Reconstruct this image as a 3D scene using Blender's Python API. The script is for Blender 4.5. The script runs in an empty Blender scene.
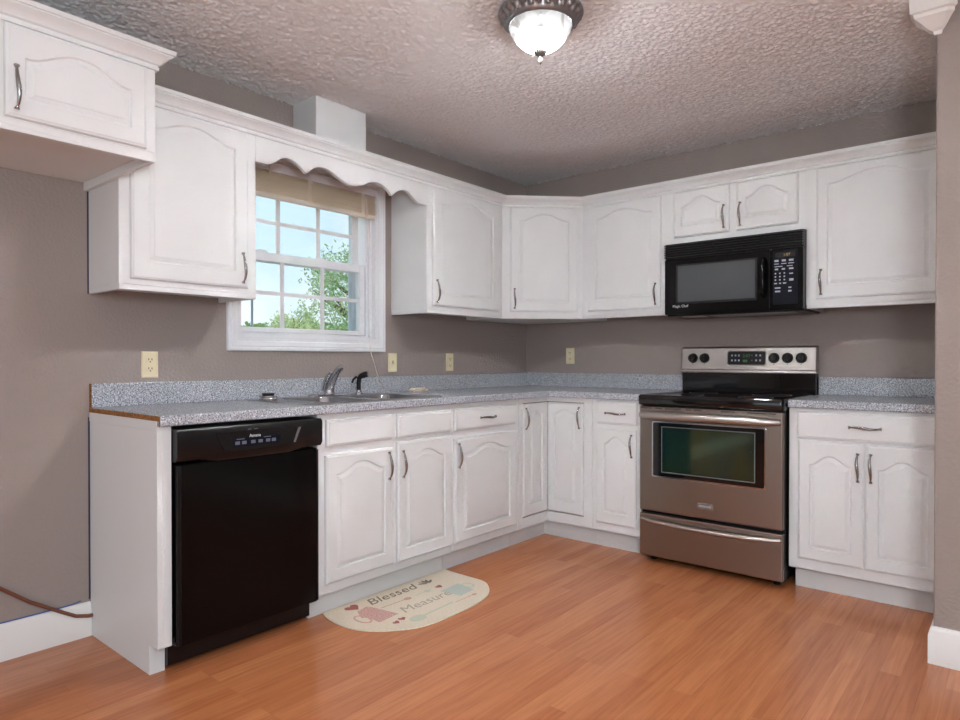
import bpy, bmesh, math, random
import numpy as np
from mathutils import Vector, Matrix

random.seed(7)
PI = math.pi
SC = bpy.context.scene
COL = SC.collection

# ------------------------------------------------------------------ camera
cam_d = bpy.data.cameras.new('camera')
cam = bpy.data.objects.new('camera', cam_d)
COL.objects.link(cam)
cam_d.sensor_width = 36.0
cam_d.lens = 655.0 / 960.0 * 36.0
cam_d.shift_x = -0.67 / 960.0
cam_d.shift_y = 4.91 / 960.0
cam_d.clip_start = 0.05
cam.location = (2.8976, -3.9948, 1.1091)
cam.rotation_euler = (PI / 2 - 0.0082, 0.0, 0.6967)
SC.camera = cam

# ------------------------------------------------------------------ view
vs = SC.view_settings
vs.view_transform = 'Standard'
vs.look = 'None'
vs.gamma = 1.0
vs.use_curve_mapping = False
vs.exposure = 0.25

# ------------------------------------------------------------------ world: pale blue sky with thin cloud
W = bpy.data.worlds.new('sky')
SC.world = W
W.use_nodes = True
wn, wl = W.node_tree.nodes, W.node_tree.links
wn.clear()
w_out = wn.new('ShaderNodeOutputWorld')
w_bg = wn.new('ShaderNodeBackground')
w_tc = wn.new('ShaderNodeTexCoord')
w_sep = wn.new('ShaderNodeSeparateXYZ')
w_rmp = wn.new('ShaderNodeValToRGB')
w_noise = wn.new('ShaderNodeTexNoise')
w_cr = wn.new('ShaderNodeValToRGB')
w_mix = wn.new('ShaderNodeMixRGB')
wl.new(w_tc.outputs['Generated'], w_sep.inputs[0])
wl.new(w_sep.outputs['Z'], w_rmp.inputs[0])
w_rmp.color_ramp.elements[0].position = 0.0
w_rmp.color_ramp.elements[0].color = (0.74, 0.89, 0.98, 1)
w_rmp.color_ramp.elements[1].position = 0.55
w_rmp.color_ramp.elements[1].color = (0.52, 0.76, 0.97, 1)
w_noise.inputs['Scale'].default_value = 5.0
w_noise.inputs['Detail'].default_value = 5.0
wl.new(w_tc.outputs['Generated'], w_noise.inputs['Vector'])
wl.new(w_noise.outputs['Fac'], w_cr.inputs[0])
w_cr.color_ramp.elements[0].position = 0.47
w_cr.color_ramp.elements[0].color = (0, 0, 0, 1)
w_cr.color_ramp.elements[1].position = 0.68
w_cr.color_ramp.elements[1].color = (1, 1, 1, 1)
wl.new(w_cr.outputs[0], w_mix.inputs['Fac'])
wl.new(w_rmp.outputs[0], w_mix.inputs['Color1'])
w_mix.inputs['Color2'].default_value = (0.95, 0.97, 1.0, 1)
wl.new(w_mix.outputs[0], w_bg.inputs['Color'])
w_bg.inputs['Strength'].default_value = 1.05
wl.new(w_bg.outputs[0], w_out.inputs['Surface'])


def area_light(name, loc, rot, sx, sy, power, color):
    d = bpy.data.lights.new(name, 'AREA')
    d.shape = 'RECTANGLE'
    d.size, d.size_y = sx, sy
    d.energy = power
    d.color = color
    o = bpy.data.objects.new(name, d)
    COL.objects.link(o)
    o.location = loc
    o.rotation_euler = rot
    return o


# added soft fill light in the unseen opening behind the camera
area_light('fill_area', (1.9, -6.55, 1.15), (PI / 2, 0, 0), 2.6, 2.1, 8, (0.93, 0.97, 1.0))
# added point fill behind the camera, standing for no known lamp
dl = bpy.data.lights.new('fill_point', 'POINT')
dl.energy = 118
dl.shadow_soft_size = 0.25
dl.color = (0.86, 0.93, 1.0)
dlo = bpy.data.objects.new('fill_point', dl)
COL.objects.link(dlo)
dlo.location = (3.42, -4.15, 1.50)
sun_d = bpy.data.lights.new('sun', 'SUN')
sun_d.energy = 3.2
sun_d.angle = 0.009
sun = bpy.data.objects.new('sun', sun_d)
COL.objects.link(sun)
sun.rotation_euler = Vector((-0.30, -0.62, -0.72)).to_track_quat('-Z', 'Y').to_euler()

LAMP_STRENGTH = 920.0
H = 2.418          # ceiling height


# ------------------------------------------------------------------ materials
def srgb(r, g, b):
    def f(c):
        c /= 255.0
        return c / 12.92 if c <= 0.04045 else ((c + 0.055) / 1.055) ** 2.4
    return (f(r), f(g), f(b), 1.0)


def mat(name, color, rough=0.5, metal=0.0, bump=None, spec=0.5, coat=0.0, emit=None, alpha=None):
    m = bpy.data.materials.new(name)
    m.use_nodes = True
    n, l = m.node_tree.nodes, m.node_tree.links
    p = n['Principled BSDF']
    p.inputs['Base Color'].default_value = color
    p.inputs['Roughness'].default_value = rough
    p.inputs['Metallic'].default_value = metal
    p.inputs['Specular IOR Level'].default_value = spec
    p.inputs['Coat Weight'].default_value = coat
    if emit:
        p.inputs['Emission Color'].default_value = emit[0]
        p.inputs['Emission Strength'].default_value = emit[1]
    if bump:
        scale, strength, dist = bump
        tc = n.new('ShaderNodeTexCoord')
        t = n.new('ShaderNodeTexNoise')
        t.inputs['Scale'].default_value = scale
        t.inputs['Detail'].default_value = 3.0
        b = n.new('ShaderNodeBump')
        b.inputs['Strength'].default_value = strength
        b.inputs['Distance'].default_value = dist
        l.new(tc.outputs['Object'], t.inputs['Vector'])
        l.new(t.outputs['Fac'], b.inputs['Height'])
        l.new(b.outputs['Normal'], p.inputs['Normal'])
    return m


def tint_noise(m, c1, c2, scale, lo=0.35, hi=0.65, stretch=(1, 1, 1), detail=4.0):
    """base colour varies between two paint/wear tones"""
    n, l = m.node_tree.nodes, m.node_tree.links
    p = n['Principled BSDF']
    tc = n.new('ShaderNodeTexCoord')
    mp = n.new('ShaderNodeMapping')
    mp.inputs['Scale'].default_value = stretch
    t = n.new('ShaderNodeTexNoise')
    t.inputs['Scale'].default_value = scale
    t.inputs['Detail'].default_value = detail
    r = n.new('ShaderNodeValToRGB')
    r.color_ramp.elements[0].position = lo
    r.color_ramp.elements[0].color = c1
    r.color_ramp.elements[1].position = hi
    r.color_ramp.elements[1].color = c2
    l.new(tc.outputs['Object'], mp.inputs['Vector'])
    l.new(mp.outputs[0], t.inputs['Vector'])
    l.new(t.outputs['Fac'], r.inputs[0])
    l.new(r.outputs[0], p.inputs['Base Color'])
    return m


M = {}
M['white'] = mat('white_cabinet_paint', srgb(224, 225, 224), 0.46, spec=0.35)
M['white_trim'] = mat('white_trim_paint', srgb(230, 227, 223), 0.4)
M['wall'] = mat('taupe_wall_paint', srgb(151, 139, 133), 0.62, bump=(75, 0.45, 0.008), spec=0.3)
M['ceil'] = mat('popcorn_ceiling', srgb(246, 246, 247), 0.9, spec=0.1)
M['vinyl'] = mat('white_vinyl', srgb(232, 233, 235), 0.4)
M['pale_vinyl'] = mat('pale_grey_vinyl', srgb(205, 212, 220), 0.5)
M['border'] = mat('window_border', srgb(104, 112, 116), 0.4)
M['gray_vinyl'] = mat('grey_vinyl', srgb(150, 162, 175), 0.5)
M['blind'] = mat('cream_blind', srgb(248, 243, 236), 0.55)
_n, _l = M['blind'].node_tree.nodes, M['blind'].node_tree.links
_t = _n.new('ShaderNodeBsdfTranslucent'); _t.inputs['Color'].default_value = srgb(255, 247, 239)
_m = _n.new('ShaderNodeMixShader'); _m.inputs[0].default_value = 0.75
_l.new(_n['Principled BSDF'].outputs[0], _m.inputs[1]); _l.new(_t.outputs[0], _m.inputs[2])
_l.new(_m.outputs[0], _n['Material Output'].inputs['Surface'])
M['rail'] = mat('lilac_grey_rail', srgb(214, 207, 208), 0.5)
M['ivory'] = mat('ivory_plastic', srgb(226, 214, 180), 0.4)
M['slot'] = mat('dark_slot', srgb(50, 42, 35), 0.6)
M['pewter'] = mat('pewter', srgb(158, 154, 151), 0.24, 1.0)
M['chrome'] = mat('chrome', srgb(205, 208, 212), 0.12, 1.0)
M['steel_sink'] = mat('sink_steel', srgb(180, 183, 187), 0.25, 1.0)
M['black'] = mat('black_gloss', srgb(8, 7, 8), 0.14, spec=0.16)
M['black_soft'] = mat('black_satin', srgb(12, 12, 14), 0.34, spec=0.3)
M['louver'] = mat('louver_plastic', srgb(30, 30, 33), 0.22, spec=0.8)
M['black_glass'] = mat('black_glass', srgb(6, 6, 8), 0.06, spec=0.6)
M['gap_shade'] = mat('gap_shade', srgb(30, 27, 25), 0.8)
M['gray_lcd'] = mat('panel_navy', srgb(13, 15, 25), 0.45, spec=0.1)
M['print'] = mat('grey_print', srgb(176, 182, 196), 0.5)
M['print_dim'] = mat('dim_print', srgb(98, 104, 118), 0.5)
M['print_white'] = mat('white_print', srgb(226, 228, 232), 0.5)
M['green_led'] = mat('green_led', srgb(50, 90, 50), 0.4, emit=(srgb(90, 160, 80), 0.12))
M['amber_led'] = mat('amber_led', srgb(150, 130, 90), 0.4, emit=(srgb(190, 170, 110), 0.3))
M['particle'] = tint_noise(mat('raw_particle_board', srgb(176, 120, 60), 0.8), srgb(120, 78, 38), srgb(158, 108, 56), 90)
M['tape'] = mat('blue_tape', srgb(48, 80, 150), 0.6)
M['navy'] = mat('navy_old_paint', srgb(48, 44, 66), 0.7)
M['cable'] = mat('brown_cable', srgb(112, 66, 46), 0.5)
M['mw_window'] = mat('microwave_window', srgb(74, 78, 80), 0.12, spec=0.6)
M['bronze'] = mat('antique_pewter', srgb(150, 149, 150), 0.36, 0.8)
M['finial'] = mat('dull_pewter', srgb(84, 80, 77), 0.6, 0.6)
M['bark'] = mat('bark', srgb(110, 92, 75), 0.9)
M['grass'] = tint_noise(mat('lawn', srgb(160, 158, 130), 0.9), srgb(150, 150, 112), srgb(182, 176, 146), 3)
M['trim_worn'] = tint_noise(mat('worn_white_baseboard', srgb(228, 224, 216), 0.5), srgb(205, 188, 162), srgb(228, 226, 222), 9, 0.24, 0.33, (1, 0.6, 3))
M['mat_base'] = tint_noise(mat('beige_mat', srgb(203, 196, 174), 0.85, bump=(400, 0.3, 0.002)), srgb(204, 190, 170), srgb(218, 206, 186), 150)
M['ink_brown'] = mat('ink_brown', srgb(112, 100, 82), 0.8)
M['ink_grey'] = mat('ink_grey', srgb(160, 150, 134), 0.8)
M['ink_red'] = mat('ink_red', srgb(150, 82, 74), 0.8)
M['ink_rose'] = tint_noise(mat('ink_rose', srgb(178, 120, 108), 0.8), srgb(172, 116, 106), srgb(208, 176, 162), 160)
M['ink_teal'] = mat('ink_teal', srgb(176, 184, 176), 0.8)
M['ink_sage'] = mat('ink_sage', srgb(186, 188, 168), 0.8)
M['crumple'] = tint_noise(mat('crumpled_paper', srgb(222, 212, 192), 0.8), srgb(214, 194, 160), srgb(240, 236, 228), 40)
M['mauve'] = mat('dark_underside', srgb(190, 178, 170), 0.6)


def leaf_mat(name, c1, c2):
    m = mat(name, c1, 0.7)
    tint_noise(m, c1, c2, 2.2, 0.35, 0.65)
    m.node_tree.nodes['Principled BSDF'].inputs['Transmission Weight'].default_value = 0.0
    return m


M['leaf_green'] = leaf_mat('leaf_green', srgb(120, 158, 98), srgb(186, 206, 160))
M['leaf_pale'] = leaf_mat('leaf_pale', srgb(150, 176, 112), srgb(206, 216, 160))
M['leaf_hedge'] = leaf_mat('leaf_hedge', srgb(98, 142, 82), srgb(160, 184, 118))

# worktop: pale grey laminate with black and white flecks
m = mat('grey_speckled_laminate', srgb(165, 168, 175), 0.22)
n, l = m.node_tree.nodes, m.node_tree.links
p = n['Principled BSDF']
tc = n.new('ShaderNodeTexCoord')
na = n.new('ShaderNodeTexNoise'); na.inputs['Scale'].default_value = 190; na.inputs['Detail'].default_value = 2
ra = n.new('ShaderNodeValToRGB')
e = ra.color_ramp.elements
e[0].position = 0.36; e[0].color = srgb(108, 110, 118)
e[1].position = 0.48; e[1].color = srgb(170, 174, 182)
x = e.new(0.60); x.color = srgb(182, 185, 191)
x = e.new(0.66); x.color = srgb(234, 235, 238)
l.new(tc.outputs['Object'], na.inputs['Vector'])
l.new(na.outputs['Fac'], ra.inputs[0])
l.new(ra.outputs[0], p.inputs['Base Color'])
M['laminate'] = m

# laminate strip floor running along Y
m = mat('orange_laminate_floor', srgb(182, 118, 84), 0.24)
n, l = m.node_tree.nodes, m.node_tree.links
p = n['Principled BSDF']
tc = n.new('ShaderNodeTexCoord')
sep = n.new('ShaderNodeSeparateXYZ')
comb = n.new('ShaderNodeCombineXYZ')
l.new(tc.outputs['Object'], sep.inputs[0])
l.new(sep.outputs['Y'], comb.inputs['X'])
l.new(sep.outputs['X'], comb.inputs['Y'])
br = n.new('ShaderNodeTexBrick')
br.offset = 0.37
br.offset_frequency = 3
br.inputs['Scale'].default_value = 1.0
br.inputs['Brick Width'].default_value = 0.95
br.inputs['Row Height'].default_value = 0.064
br.inputs['Mortar Size'].default_value = 0.0006
br.inputs['Mortar Smooth'].default_value = 0.6
br.inputs['Color1'].default_value = srgb(188, 121, 79)
br.inputs['Color2'].default_value = srgb(172, 105, 65)
br.inputs['Mortar'].default_value = srgb(150, 92, 60)
l.new(comb.outputs[0], br.inputs['Vector'])
mp = n.new('ShaderNodeMapping')
mp.inputs['Scale'].default_value = (48, 2.2, 1)
l.new(tc.outputs['Object'], mp.inputs['Vector'])
gn = n.new('ShaderNodeTexNoise'); gn.inputs['Scale'].default_value = 1.6; gn.inputs['Detail'].default_value = 6; gn.inputs['Distortion'].default_value = 0.6
l.new(mp.outputs[0], gn.inputs['Vector'])
gr = n.new('ShaderNodeValToRGB')
gr.color_ramp.elements[0].position = 0.3; gr.color_ramp.elements[0].color = (0.80, 0.77, 0.74, 1)
gr.color_ramp.elements[1].position = 0.62; gr.color_ramp.elements[1].color = (1.06, 1.06, 1.06, 1)
l.new(gn.outputs['Fac'], gr.inputs[0])
mx = n.new('ShaderNodeMixRGB'); mx.blend_type = 'MULTIPLY'; mx.inputs['Fac'].default_value = 0.8
l.new(br.outputs['Color'], mx.inputs['Color1'])
l.new(gr.outputs[0], mx.inputs['Color2'])
l.new(mx.outputs[0], p.inputs['Base Color'])
M['floor'] = m

# brushed stainless
M['steel_light'] = mat('lit_stainless', srgb(192, 187, 183), 0.38, 1.0)  # lighter copy of the stainless: brightness of lamp-facing parts put into the colour
m = mat('brushed_stainless', srgb(152, 141, 133), 0.30, 1.0)
n, l = m.node_tree.nodes, m.node_tree.links
p = n['Principled BSDF']
tc = n.new('ShaderNodeTexCoord')
mp = n.new('ShaderNodeMapping'); mp.inputs['Scale'].default_value = (3, 3, 500)
t = n.new('ShaderNodeTexNoise'); t.inputs['Scale'].default_value = 2.0
b = n.new('ShaderNodeBump'); b.inputs['Strength'].default_value = 0.06; b.inputs['Distance'].default_value = 0.002
l.new(tc.outputs['Object'], mp.inputs['Vector']); l.new(mp.outputs[0], t.inputs['Vector'])
l.new(t.outputs['Fac'], b.inputs['Height']); l.new(b.outputs['Normal'], p.inputs['Normal'])
M['stainless'] = m

# coated oven window: dark green to teal sheen
m = mat('oven_window_glass', srgb(14, 30, 28), 0.07, spec=0.6)
n, l = m.node_tree.nodes, m.node_tree.links
p = n['Principled BSDF']
tc = n.new('ShaderNodeTexCoord')
t = n.new('ShaderNodeTexNoise'); t.inputs['Scale'].default_value = 3.5; t.inputs['Detail'].default_value = 2
mp = n.new('ShaderNodeMapping'); mp.inputs['Scale'].default_value = (3, 1, 0.8)
r = n.new('ShaderNodeValToRGB')
e = r.color_ramp.elements
e[0].position = 0.35; e[0].color = srgb(6, 34, 38)
e[1].position = 0.52; e[1].color = srgb(14, 40, 30)
x = e.new(0.66); x.color = srgb(38, 40, 18)
l.new(tc.outputs['Object'], mp.inputs['Vector']); l.new(mp.outputs[0], t.inputs['Vector'])
l.new(t.outputs['Fac'], r.inputs[0]); l.new(r.outputs[0], p.inputs['Base Color'])
p.inputs['Thin Film Thickness'].default_value = 420
p.inputs['Thin Film IOR'].default_value = 1.7
M['oven_glass'] = m

# clear window pane
m = bpy.data.materials.new('window_glass')
m.use_nodes = True
n, l = m.node_tree.nodes, m.node_tree.links
n.clear()
o_ = n.new('ShaderNodeOutputMaterial')
tr = n.new('ShaderNodeBsdfTransparent'); tr.inputs['Color'].default_value = (0.95, 0.98, 0.98, 1)
gl = n.new('ShaderNodeBsdfGlossy'); gl.inputs['Roughness'].default_value = 0.02
fr = n.new('ShaderNodeFresnel'); fr.inputs['IOR'].default_value = 1.45
ms = n.new('ShaderNodeMixShader')
l.new(fr.outputs[0], ms.inputs[0]); l.new(tr.outputs[0], ms.inputs[1]); l.new(gl.outputs[0], ms.inputs[2])
l.new(ms.outputs[0], o_.inputs['Surface'])
M['glass'] = m

# alabaster lamp bowl, lit
m = mat('lit_alabaster', srgb(140, 138, 132), 0.3)
n, l = m.node_tree.nodes, m.node_tree.links
p = n['Principled BSDF']
tc = n.new('ShaderNodeTexCoord')
t = n.new('ShaderNodeTexNoise'); t.inputs['Scale'].default_value = 14; t.inputs['Detail'].default_value = 4; t.inputs['Distortion'].default_value = 1.0
r = n.new('ShaderNodeValToRGB')
r.color_ramp.elements[0].position = 0.37; r.color_ramp.elements[0].color = (0.42, 0.42, 0.42, 1)
r.color_ramp.elements[1].position = 0.50; r.color_ramp.elements[1].color = (0.93, 0.965, 1.0, 1)
l.new(tc.outputs['Object'], t.inputs['Vector']); l.new(t.outputs['Fac'], r.inputs[0])
l.new(r.outputs[0], p.inputs['Emission Color'])
sz = n.new('ShaderNodeSeparateXYZ')
l.new(tc.outputs['Object'], sz.inputs[0])
gz = n.new('ShaderNodeValToRGB')
g0 = gz.color_ramp.elements
g0[0].position = 0.0; g0[0].color = (1.0, 1.0, 1.0, 1)
g0[1].position = 1.0; g0[1].color = (0.0005, 0.0005, 0.0005, 1)
xx = g0.new(0.22); xx.color = (0.50, 0.50, 0.50, 1)
xx = g0.new(0.34); xx.color = (0.10, 0.10, 0.10, 1)
xx = g0.new(0.50); xx.color = (0.0011, 0.0011, 0.0011, 1)
mr = n.new('ShaderNodeMapRange')
mr.inputs['From Min'].default_value = -0.164
mr.inputs['From Max'].default_value = -0.066
l.new(sz.outputs['Z'], mr.inputs['Value'])
l.new(mr.outputs['Result'], gz.inputs[0])
mu = n.new('ShaderNodeMath'); mu.operation = 'MULTIPLY'
mu.inputs[1].default_value = LAMP_STRENGTH
l.new(gz.outputs[0], mu.inputs[0])
l.new(mu.outputs[0], p.inputs['Emission Strength'])
M['lamp_glass'] = m


# ------------------------------------------------------------------ object helpers
def thing(name, label, cat, loc=(0, 0, 0), group=None):
    o = bpy.data.objects.new(name, None)
    o.empty_display_size = 0.1
    COL.objects.link(o)
    o.location = loc
    o['label'] = label
    o['category'] = cat
    if group:
        o['group'] = group
    return o


def tag(o, label, cat, group=None):
    o['label'] = label
    o['category'] = cat
    if group:
        o['group'] = group
    return o


def world_origin(o):
    v = Vector((0, 0, 0))
    while o is not None:
        v += Vector(o.location)
        o = o.parent
    return v


class Frame:
    """local (u across, v up, n out of the face) to world"""
    def __init__(self, origin, u, n):
        self.o = Vector(origin); self.u = Vector(u); self.v = Vector((0, 0, 1)); self.n = Vector(n)

    def __call__(self, u, v, n):
        return self.o + self.u * u + self.v * v + self.n * n


WF = Frame((0, 0, 0), (1, 0, 0), (0, -1, 0))                # not shifted back-wall frame


class MB:
    def __init__(self):
        self.bm = bmesh.new()

    def face(self, pts):
        try:
            return self.bm.faces.new([self.bm.verts.new(p) for p in pts])
        except ValueError:
            return None

    def box(self, x0, x1, y0, y1, z0, z1):
        x0, x1 = sorted((x0, x1)); y0, y1 = sorted((y0, y1)); z0, z1 = sorted((z0, z1))
        v = [self.bm.verts.new(p) for p in ((x0, y0, z0), (x1, y0, z0), (x1, y1, z0), (x0, y1, z0),
                                            (x0, y0, z1), (x1, y0, z1), (x1, y1, z1), (x0, y1, z1))]
        for f in ((0, 3, 2, 1), (4, 5, 6, 7), (0, 1, 5, 4), (1, 2, 6, 5), (2, 3, 7, 6), (3, 0, 4, 7)):
            self.bm.faces.new([v[i] for i in f])
        return self

    def fbox(self, F, u0, u1, v0, v1, n0, n1):
        """box in a face frame"""
        u0, u1 = sorted((u0, u1)); v0, v1 = sorted((v0, v1)); n0, n1 = sorted((n0, n1))
        c = [F(u, v, n) for (u, v, n) in ((u0, v0, n0), (u1, v0, n0), (u1, v1, n0), (u0, v1, n0),
                                          (u0, v0, n1), (u1, v0, n1), (u1, v1, n1), (u0, v1, n1))]
        v = [self.bm.verts.new(p) for p in c]
        for f in ((0, 3, 2, 1), (4, 5, 6, 7), (0, 1, 5, 4), (1, 2, 6, 5), (2, 3, 7, 6), (3, 0, 4, 7)):
            self.bm.faces.new([v[i] for i in f])
        return self

    def loops(self, loops, cap0=True, cap1=True, closed=True):
        """skin between rings of equal point count"""
        rings = [[self.bm.verts.new(p) for p in lp] for lp in loops]
        nn = len(rings[0])
        for a, b in zip(rings, rings[1:]):
            for i in range(nn if closed else nn - 1):
                j = (i + 1) % nn
                try:
                    self.bm.faces.new((a[i], a[j], b[j], b[i]))
                except ValueError:
                    pass
        if cap0 and closed:
            self.bm.faces.new(rings[0][::-1])
        if cap1 and closed:
            self.bm.faces.new(rings[-1])
        return rings

    def lathe(self, prof, center=(0, 0, 0), seg=32, axis='z', F=None, cap0=True, cap1=True):
        """prof: list of (radius, height)"""
        rings = []
        for r_, h_ in prof:
            r_ = max(r_, 1e-4)
            ring = []
            for k in range(seg):
                a = 2 * PI * k / seg
                ca, sa = r_ * math.cos(a), r_ * math.sin(a)
                if F is not None:
                    ring.append(F(center[0] + ca, center[1] + sa, center[2] + h_))
                elif axis == 'z':
                    ring.append(Vector((center[0] + ca, center[1] + sa, center[2] + h_)))
                elif axis == 'x':
                    ring.append(Vector((center[0] + h_, center[1] + ca, center[2] + sa)))
                else:
                    ring.append(Vector((center[0] + sa, center[1] + h_, center[2] + ca)))
            rings.append(ring)
        self.loops(rings, cap0, cap1)
        return self

    def tube(self, pts, radii, seg=10, flat=1.0):
        pts = [Vector(p) for p in pts]
        if not isinstance(radii, (list, tuple)):
            radii = [radii] * len(pts)
        rings = []
        up = None
        for i, pnt in enumerate(pts):
            a = pts[max(i - 1, 0)]; b_ = pts[min(i + 1, len(pts) - 1)]
            t_ = (b_ - a).normalized()
            if up is None:
                up = Vector((0, 0, 1)) if abs(t_.z) < 0.9 else Vector((1, 0, 0))
            s_ = t_.cross(up)
            if s_.length < 1e-5:
                s_ = t_.cross(Vector((0, 1, 0)))
            s_.normalize()
            up = s_.cross(t_).normalized()
            rings.append([pnt + s_ * (radii[i] * math.cos(2 * PI * k / seg)) + up * (radii[i] * flat * math.sin(2 * PI * k / seg)) for k in range(seg)])
        self.loops(rings)
        return self

    def prism(self, poly, fn0, fn1):
        """closed polygon of 2-D points, mapped by two functions to its two faces"""
        self.loops([[fn0(*q) for q in poly], [fn1(*q) for q in poly]])
        return self

    def sweep(self, path, prof, close_ends=True):
        """profile (offset, z) along a plan polyline with mitres; the offset goes to the right of travel"""
        path = [Vector((q[0], q[1], 0)) for q in path]
        rings = []
        for i, q in enumerate(path):
            d0 = (q - path[i - 1]).normalized() if i > 0 else None
            d1 = (path[i + 1] - q).normalized() if i < len(path) - 1 else None
            if d0 is None: d0 = d1
            if d1 is None: d1 = d0
            n0 = Vector((d0.y, -d0.x, 0)); n1 = Vector((d1.y, -d1.x, 0))
            mv = (n0 + n1)
            mv = mv / max(mv.dot(n0), 1e-4)
            rings.append([q + mv * off + Vector((0, 0, z)) for off, z in prof])
        self.loops(rings, close_ends, close_ends)
        return self

    def add_mesh(self, me, mtx):
        start = len(self.bm.verts)
        self.bm.from_mesh(me)
        self.bm.verts.ensure_lookup_table()
        for v in self.bm.verts[start:]:
            v.co = mtx @ v.co
        return self

    def build(self, name, material, parent=None, smooth=35, bevel=0.0, seg=2, weld=True):
        bm = self.bm
        if weld:
            bmesh.ops.remove_doubles(bm, verts=bm.verts, dist=1e-5)
        bmesh.ops.recalc_face_normals(bm, faces=bm.faces)
        org = world_origin(parent)
        for v in bm.verts:
            v.co -= org
        me = bpy.data.meshes.new(name)
        bm.to_mesh(me)
        bm.free()
        me.materials.append(material)
        if smooth:
            me.polygons.foreach_set('use_smooth', [True] * len(me.polygons))
            me.set_sharp_from_angle(angle=math.radians(smooth))
        o = bpy.data.objects.new(name, me)
        COL.objects.link(o)
        if parent is not None:
            o.parent = parent
        if bevel:
            md = o.modifiers.new('edge', 'BEVEL')
            md.width = bevel
            md.segments = seg
            md.limit_method = 'ANGLE'
            md.angle_limit = math.radians(40)
            md.harden_normals = False
        return o


def text_mesh(s, size, extrude=0.0):
    c = bpy.data.curves.new('lettering', 'FONT')
    c.body = s
    c.size = size
    c.extrude = extrude
    c.align_x = 'CENTER'
    c.align_y = 'CENTER'
    c.resolution_u = 3
    tmp = bpy.data.objects.new('lettering', c)
    me = bpy.data.meshes.new_from_object(tmp)
    bpy.data.objects.remove(tmp)
    return me


def text_on(F, s, u, v, n_, size, material, parent, name='lettering', wid=1.0, shear=0.0):
    me = text_mesh(s, size, 0.0004)
    mb = MB()
    bm = mb.bm
    bm.from_mesh(me)
    for vt in bm.verts:
        x_, y_, z_ = vt.co
        vt.co = F(u + (x_ + shear * y_) * wid, v + y_, n_ + z_)
    return mb.build(name, material, parent, smooth=0)


def struct(o):
    o['kind'] = 'structure'
    return o


# ================================================================== ROOM
RX = 2.635          # kitchen face of the right wall
XE, YE = 5.6, -6.6  # far sides of the room behind the camera

b = MB(); b.box(-0.15, XE + 0.15, YE - 0.15, 0.15, -0.08, 0.0)
struct(b.build('floor', M['floor'], smooth=0))
b = MB(); b.box(-0.15, XE + 0.15, YE - 0.15, 0.15, H, H + 0.1)
ceil_ob = struct(b.build('ceiling', M['ceil'], smooth=0))
# the sprayed popcorn texture over the kitchen, as real relief
rng = np.random.default_rng(3)
GX, GY = 450, 600
gx = np.linspace(0.0005, 2.75, GX)
gy = np.linspace(-3.7, -0.0005, GY)
hgt = rng.random((GX, GY)) ** 1.5
sm = hgt.copy()
sm[1:-1, 1:-1] = 0.76 * hgt[1:-1, 1:-1] + 0.060 * (hgt[:-2, 1:-1] + hgt[2:, 1:-1] + hgt[1:-1, :-2] + hgt[1:-1, 2:])
X_, Y_ = np.meshgrid(gx, gy, indexing='ij')
X_[1:-1, 1:-1] += (rng.random((GX - 2, GY - 2)) - 0.5) * 0.004
Y_[1:-1, 1:-1] += (rng.random((GX - 2, GY - 2)) - 0.5) * 0.004
vco = np.stack([X_.ravel(), Y_.ravel(), (H - 0.0003 - 0.0105 * sm).ravel()], 1)
idx = np.arange(GX * GY).reshape(GX, GY)
fc = np.stack([idx[:-1, :-1].ravel(), idx[:-1, 1:].ravel(), idx[1:, 1:].ravel(), idx[1:, :-1].ravel()], 1)
me = bpy.data.meshes.new('popcorn_texture')
me.vertices.add(len(vco)); me.vertices.foreach_set('co', vco.ravel())
me.loops.add(len(fc) * 4); me.loops.foreach_set('vertex_index', fc.ravel())
me.polygons.add(len(fc)); me.polygons.foreach_set('loop_start', np.arange(0, len(fc) * 4, 4))
me.update(calc_edges=True)
me.polygons.foreach_set('use_smooth', [True] * len(fc))
me.materials.append(M['ceil'])
o = bpy.data.objects.new('popcorn_texture', me)
COL.objects.link(o)
o.parent = ceil_ob
struct(o)

# left wall with the window opening
OY0, OY1, OZ0, OZ1 = -2.339, -1.480, 1.215, 2.085
b = MB()
ys = [YE - 0.15, OY0, OY1, 0.0]
zs = [0.0, OZ0, OZ1, H]
for i in range(3):
    for k in range(3):
        if i == 1 and k == 1:
            continue
        b.face([(0, ys[i], zs[k]), (0, ys[i + 1], zs[k]), (0, ys[i + 1], zs[k + 1]), (0, ys[i], zs[k + 1])])
        b.face([(-0.14, ys[i], zs[k]), (-0.14, ys[i], zs[k + 1]), (-0.14, ys[i + 1], zs[k + 1]), (-0.14, ys[i + 1], zs[k])])
for (a0, a1, c0, c1) in ((OY0, OY1, OZ0, OZ0), (OY0, OY1, OZ1, OZ1), (OY0, OY0, OZ0, OZ1), (OY1, OY1, OZ0, OZ1)):
    if c0 == c1:
        b.face([(0, a0, c0), (-0.14, a0, c0), (-0.14, a1, c0), (0, a1, c0)])
    else:
        b.face([(0, a0, c0), (-0.14, a0, c0), (-0.14, a0, c1), (0, a0, c1)])
wall_left = struct(b.build('wall_left', M['wall'], smooth=0))
for nm_z in ((0.145, 0.877), (1.373, 1.79)):
    b = MB(); b.box(0.0, 0.0015, -2.9905, -2.9845, nm_z[0], nm_z[1])
    struct(b.build('paint_gap', M['navy'], wall_left, smooth=0))

b = MB(); b.box(-0.14, RX, 0.0, 0.15, 0.0, H)
struct(b.build('wall_back', M['wall'], smooth=0))
b = MB(); b.box(RX, XE + 0.15, -1.103, 0.15, 0.0, H)
struct(b.build('wall_right', M['wall'], smooth=0, bevel=0.008))
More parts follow.
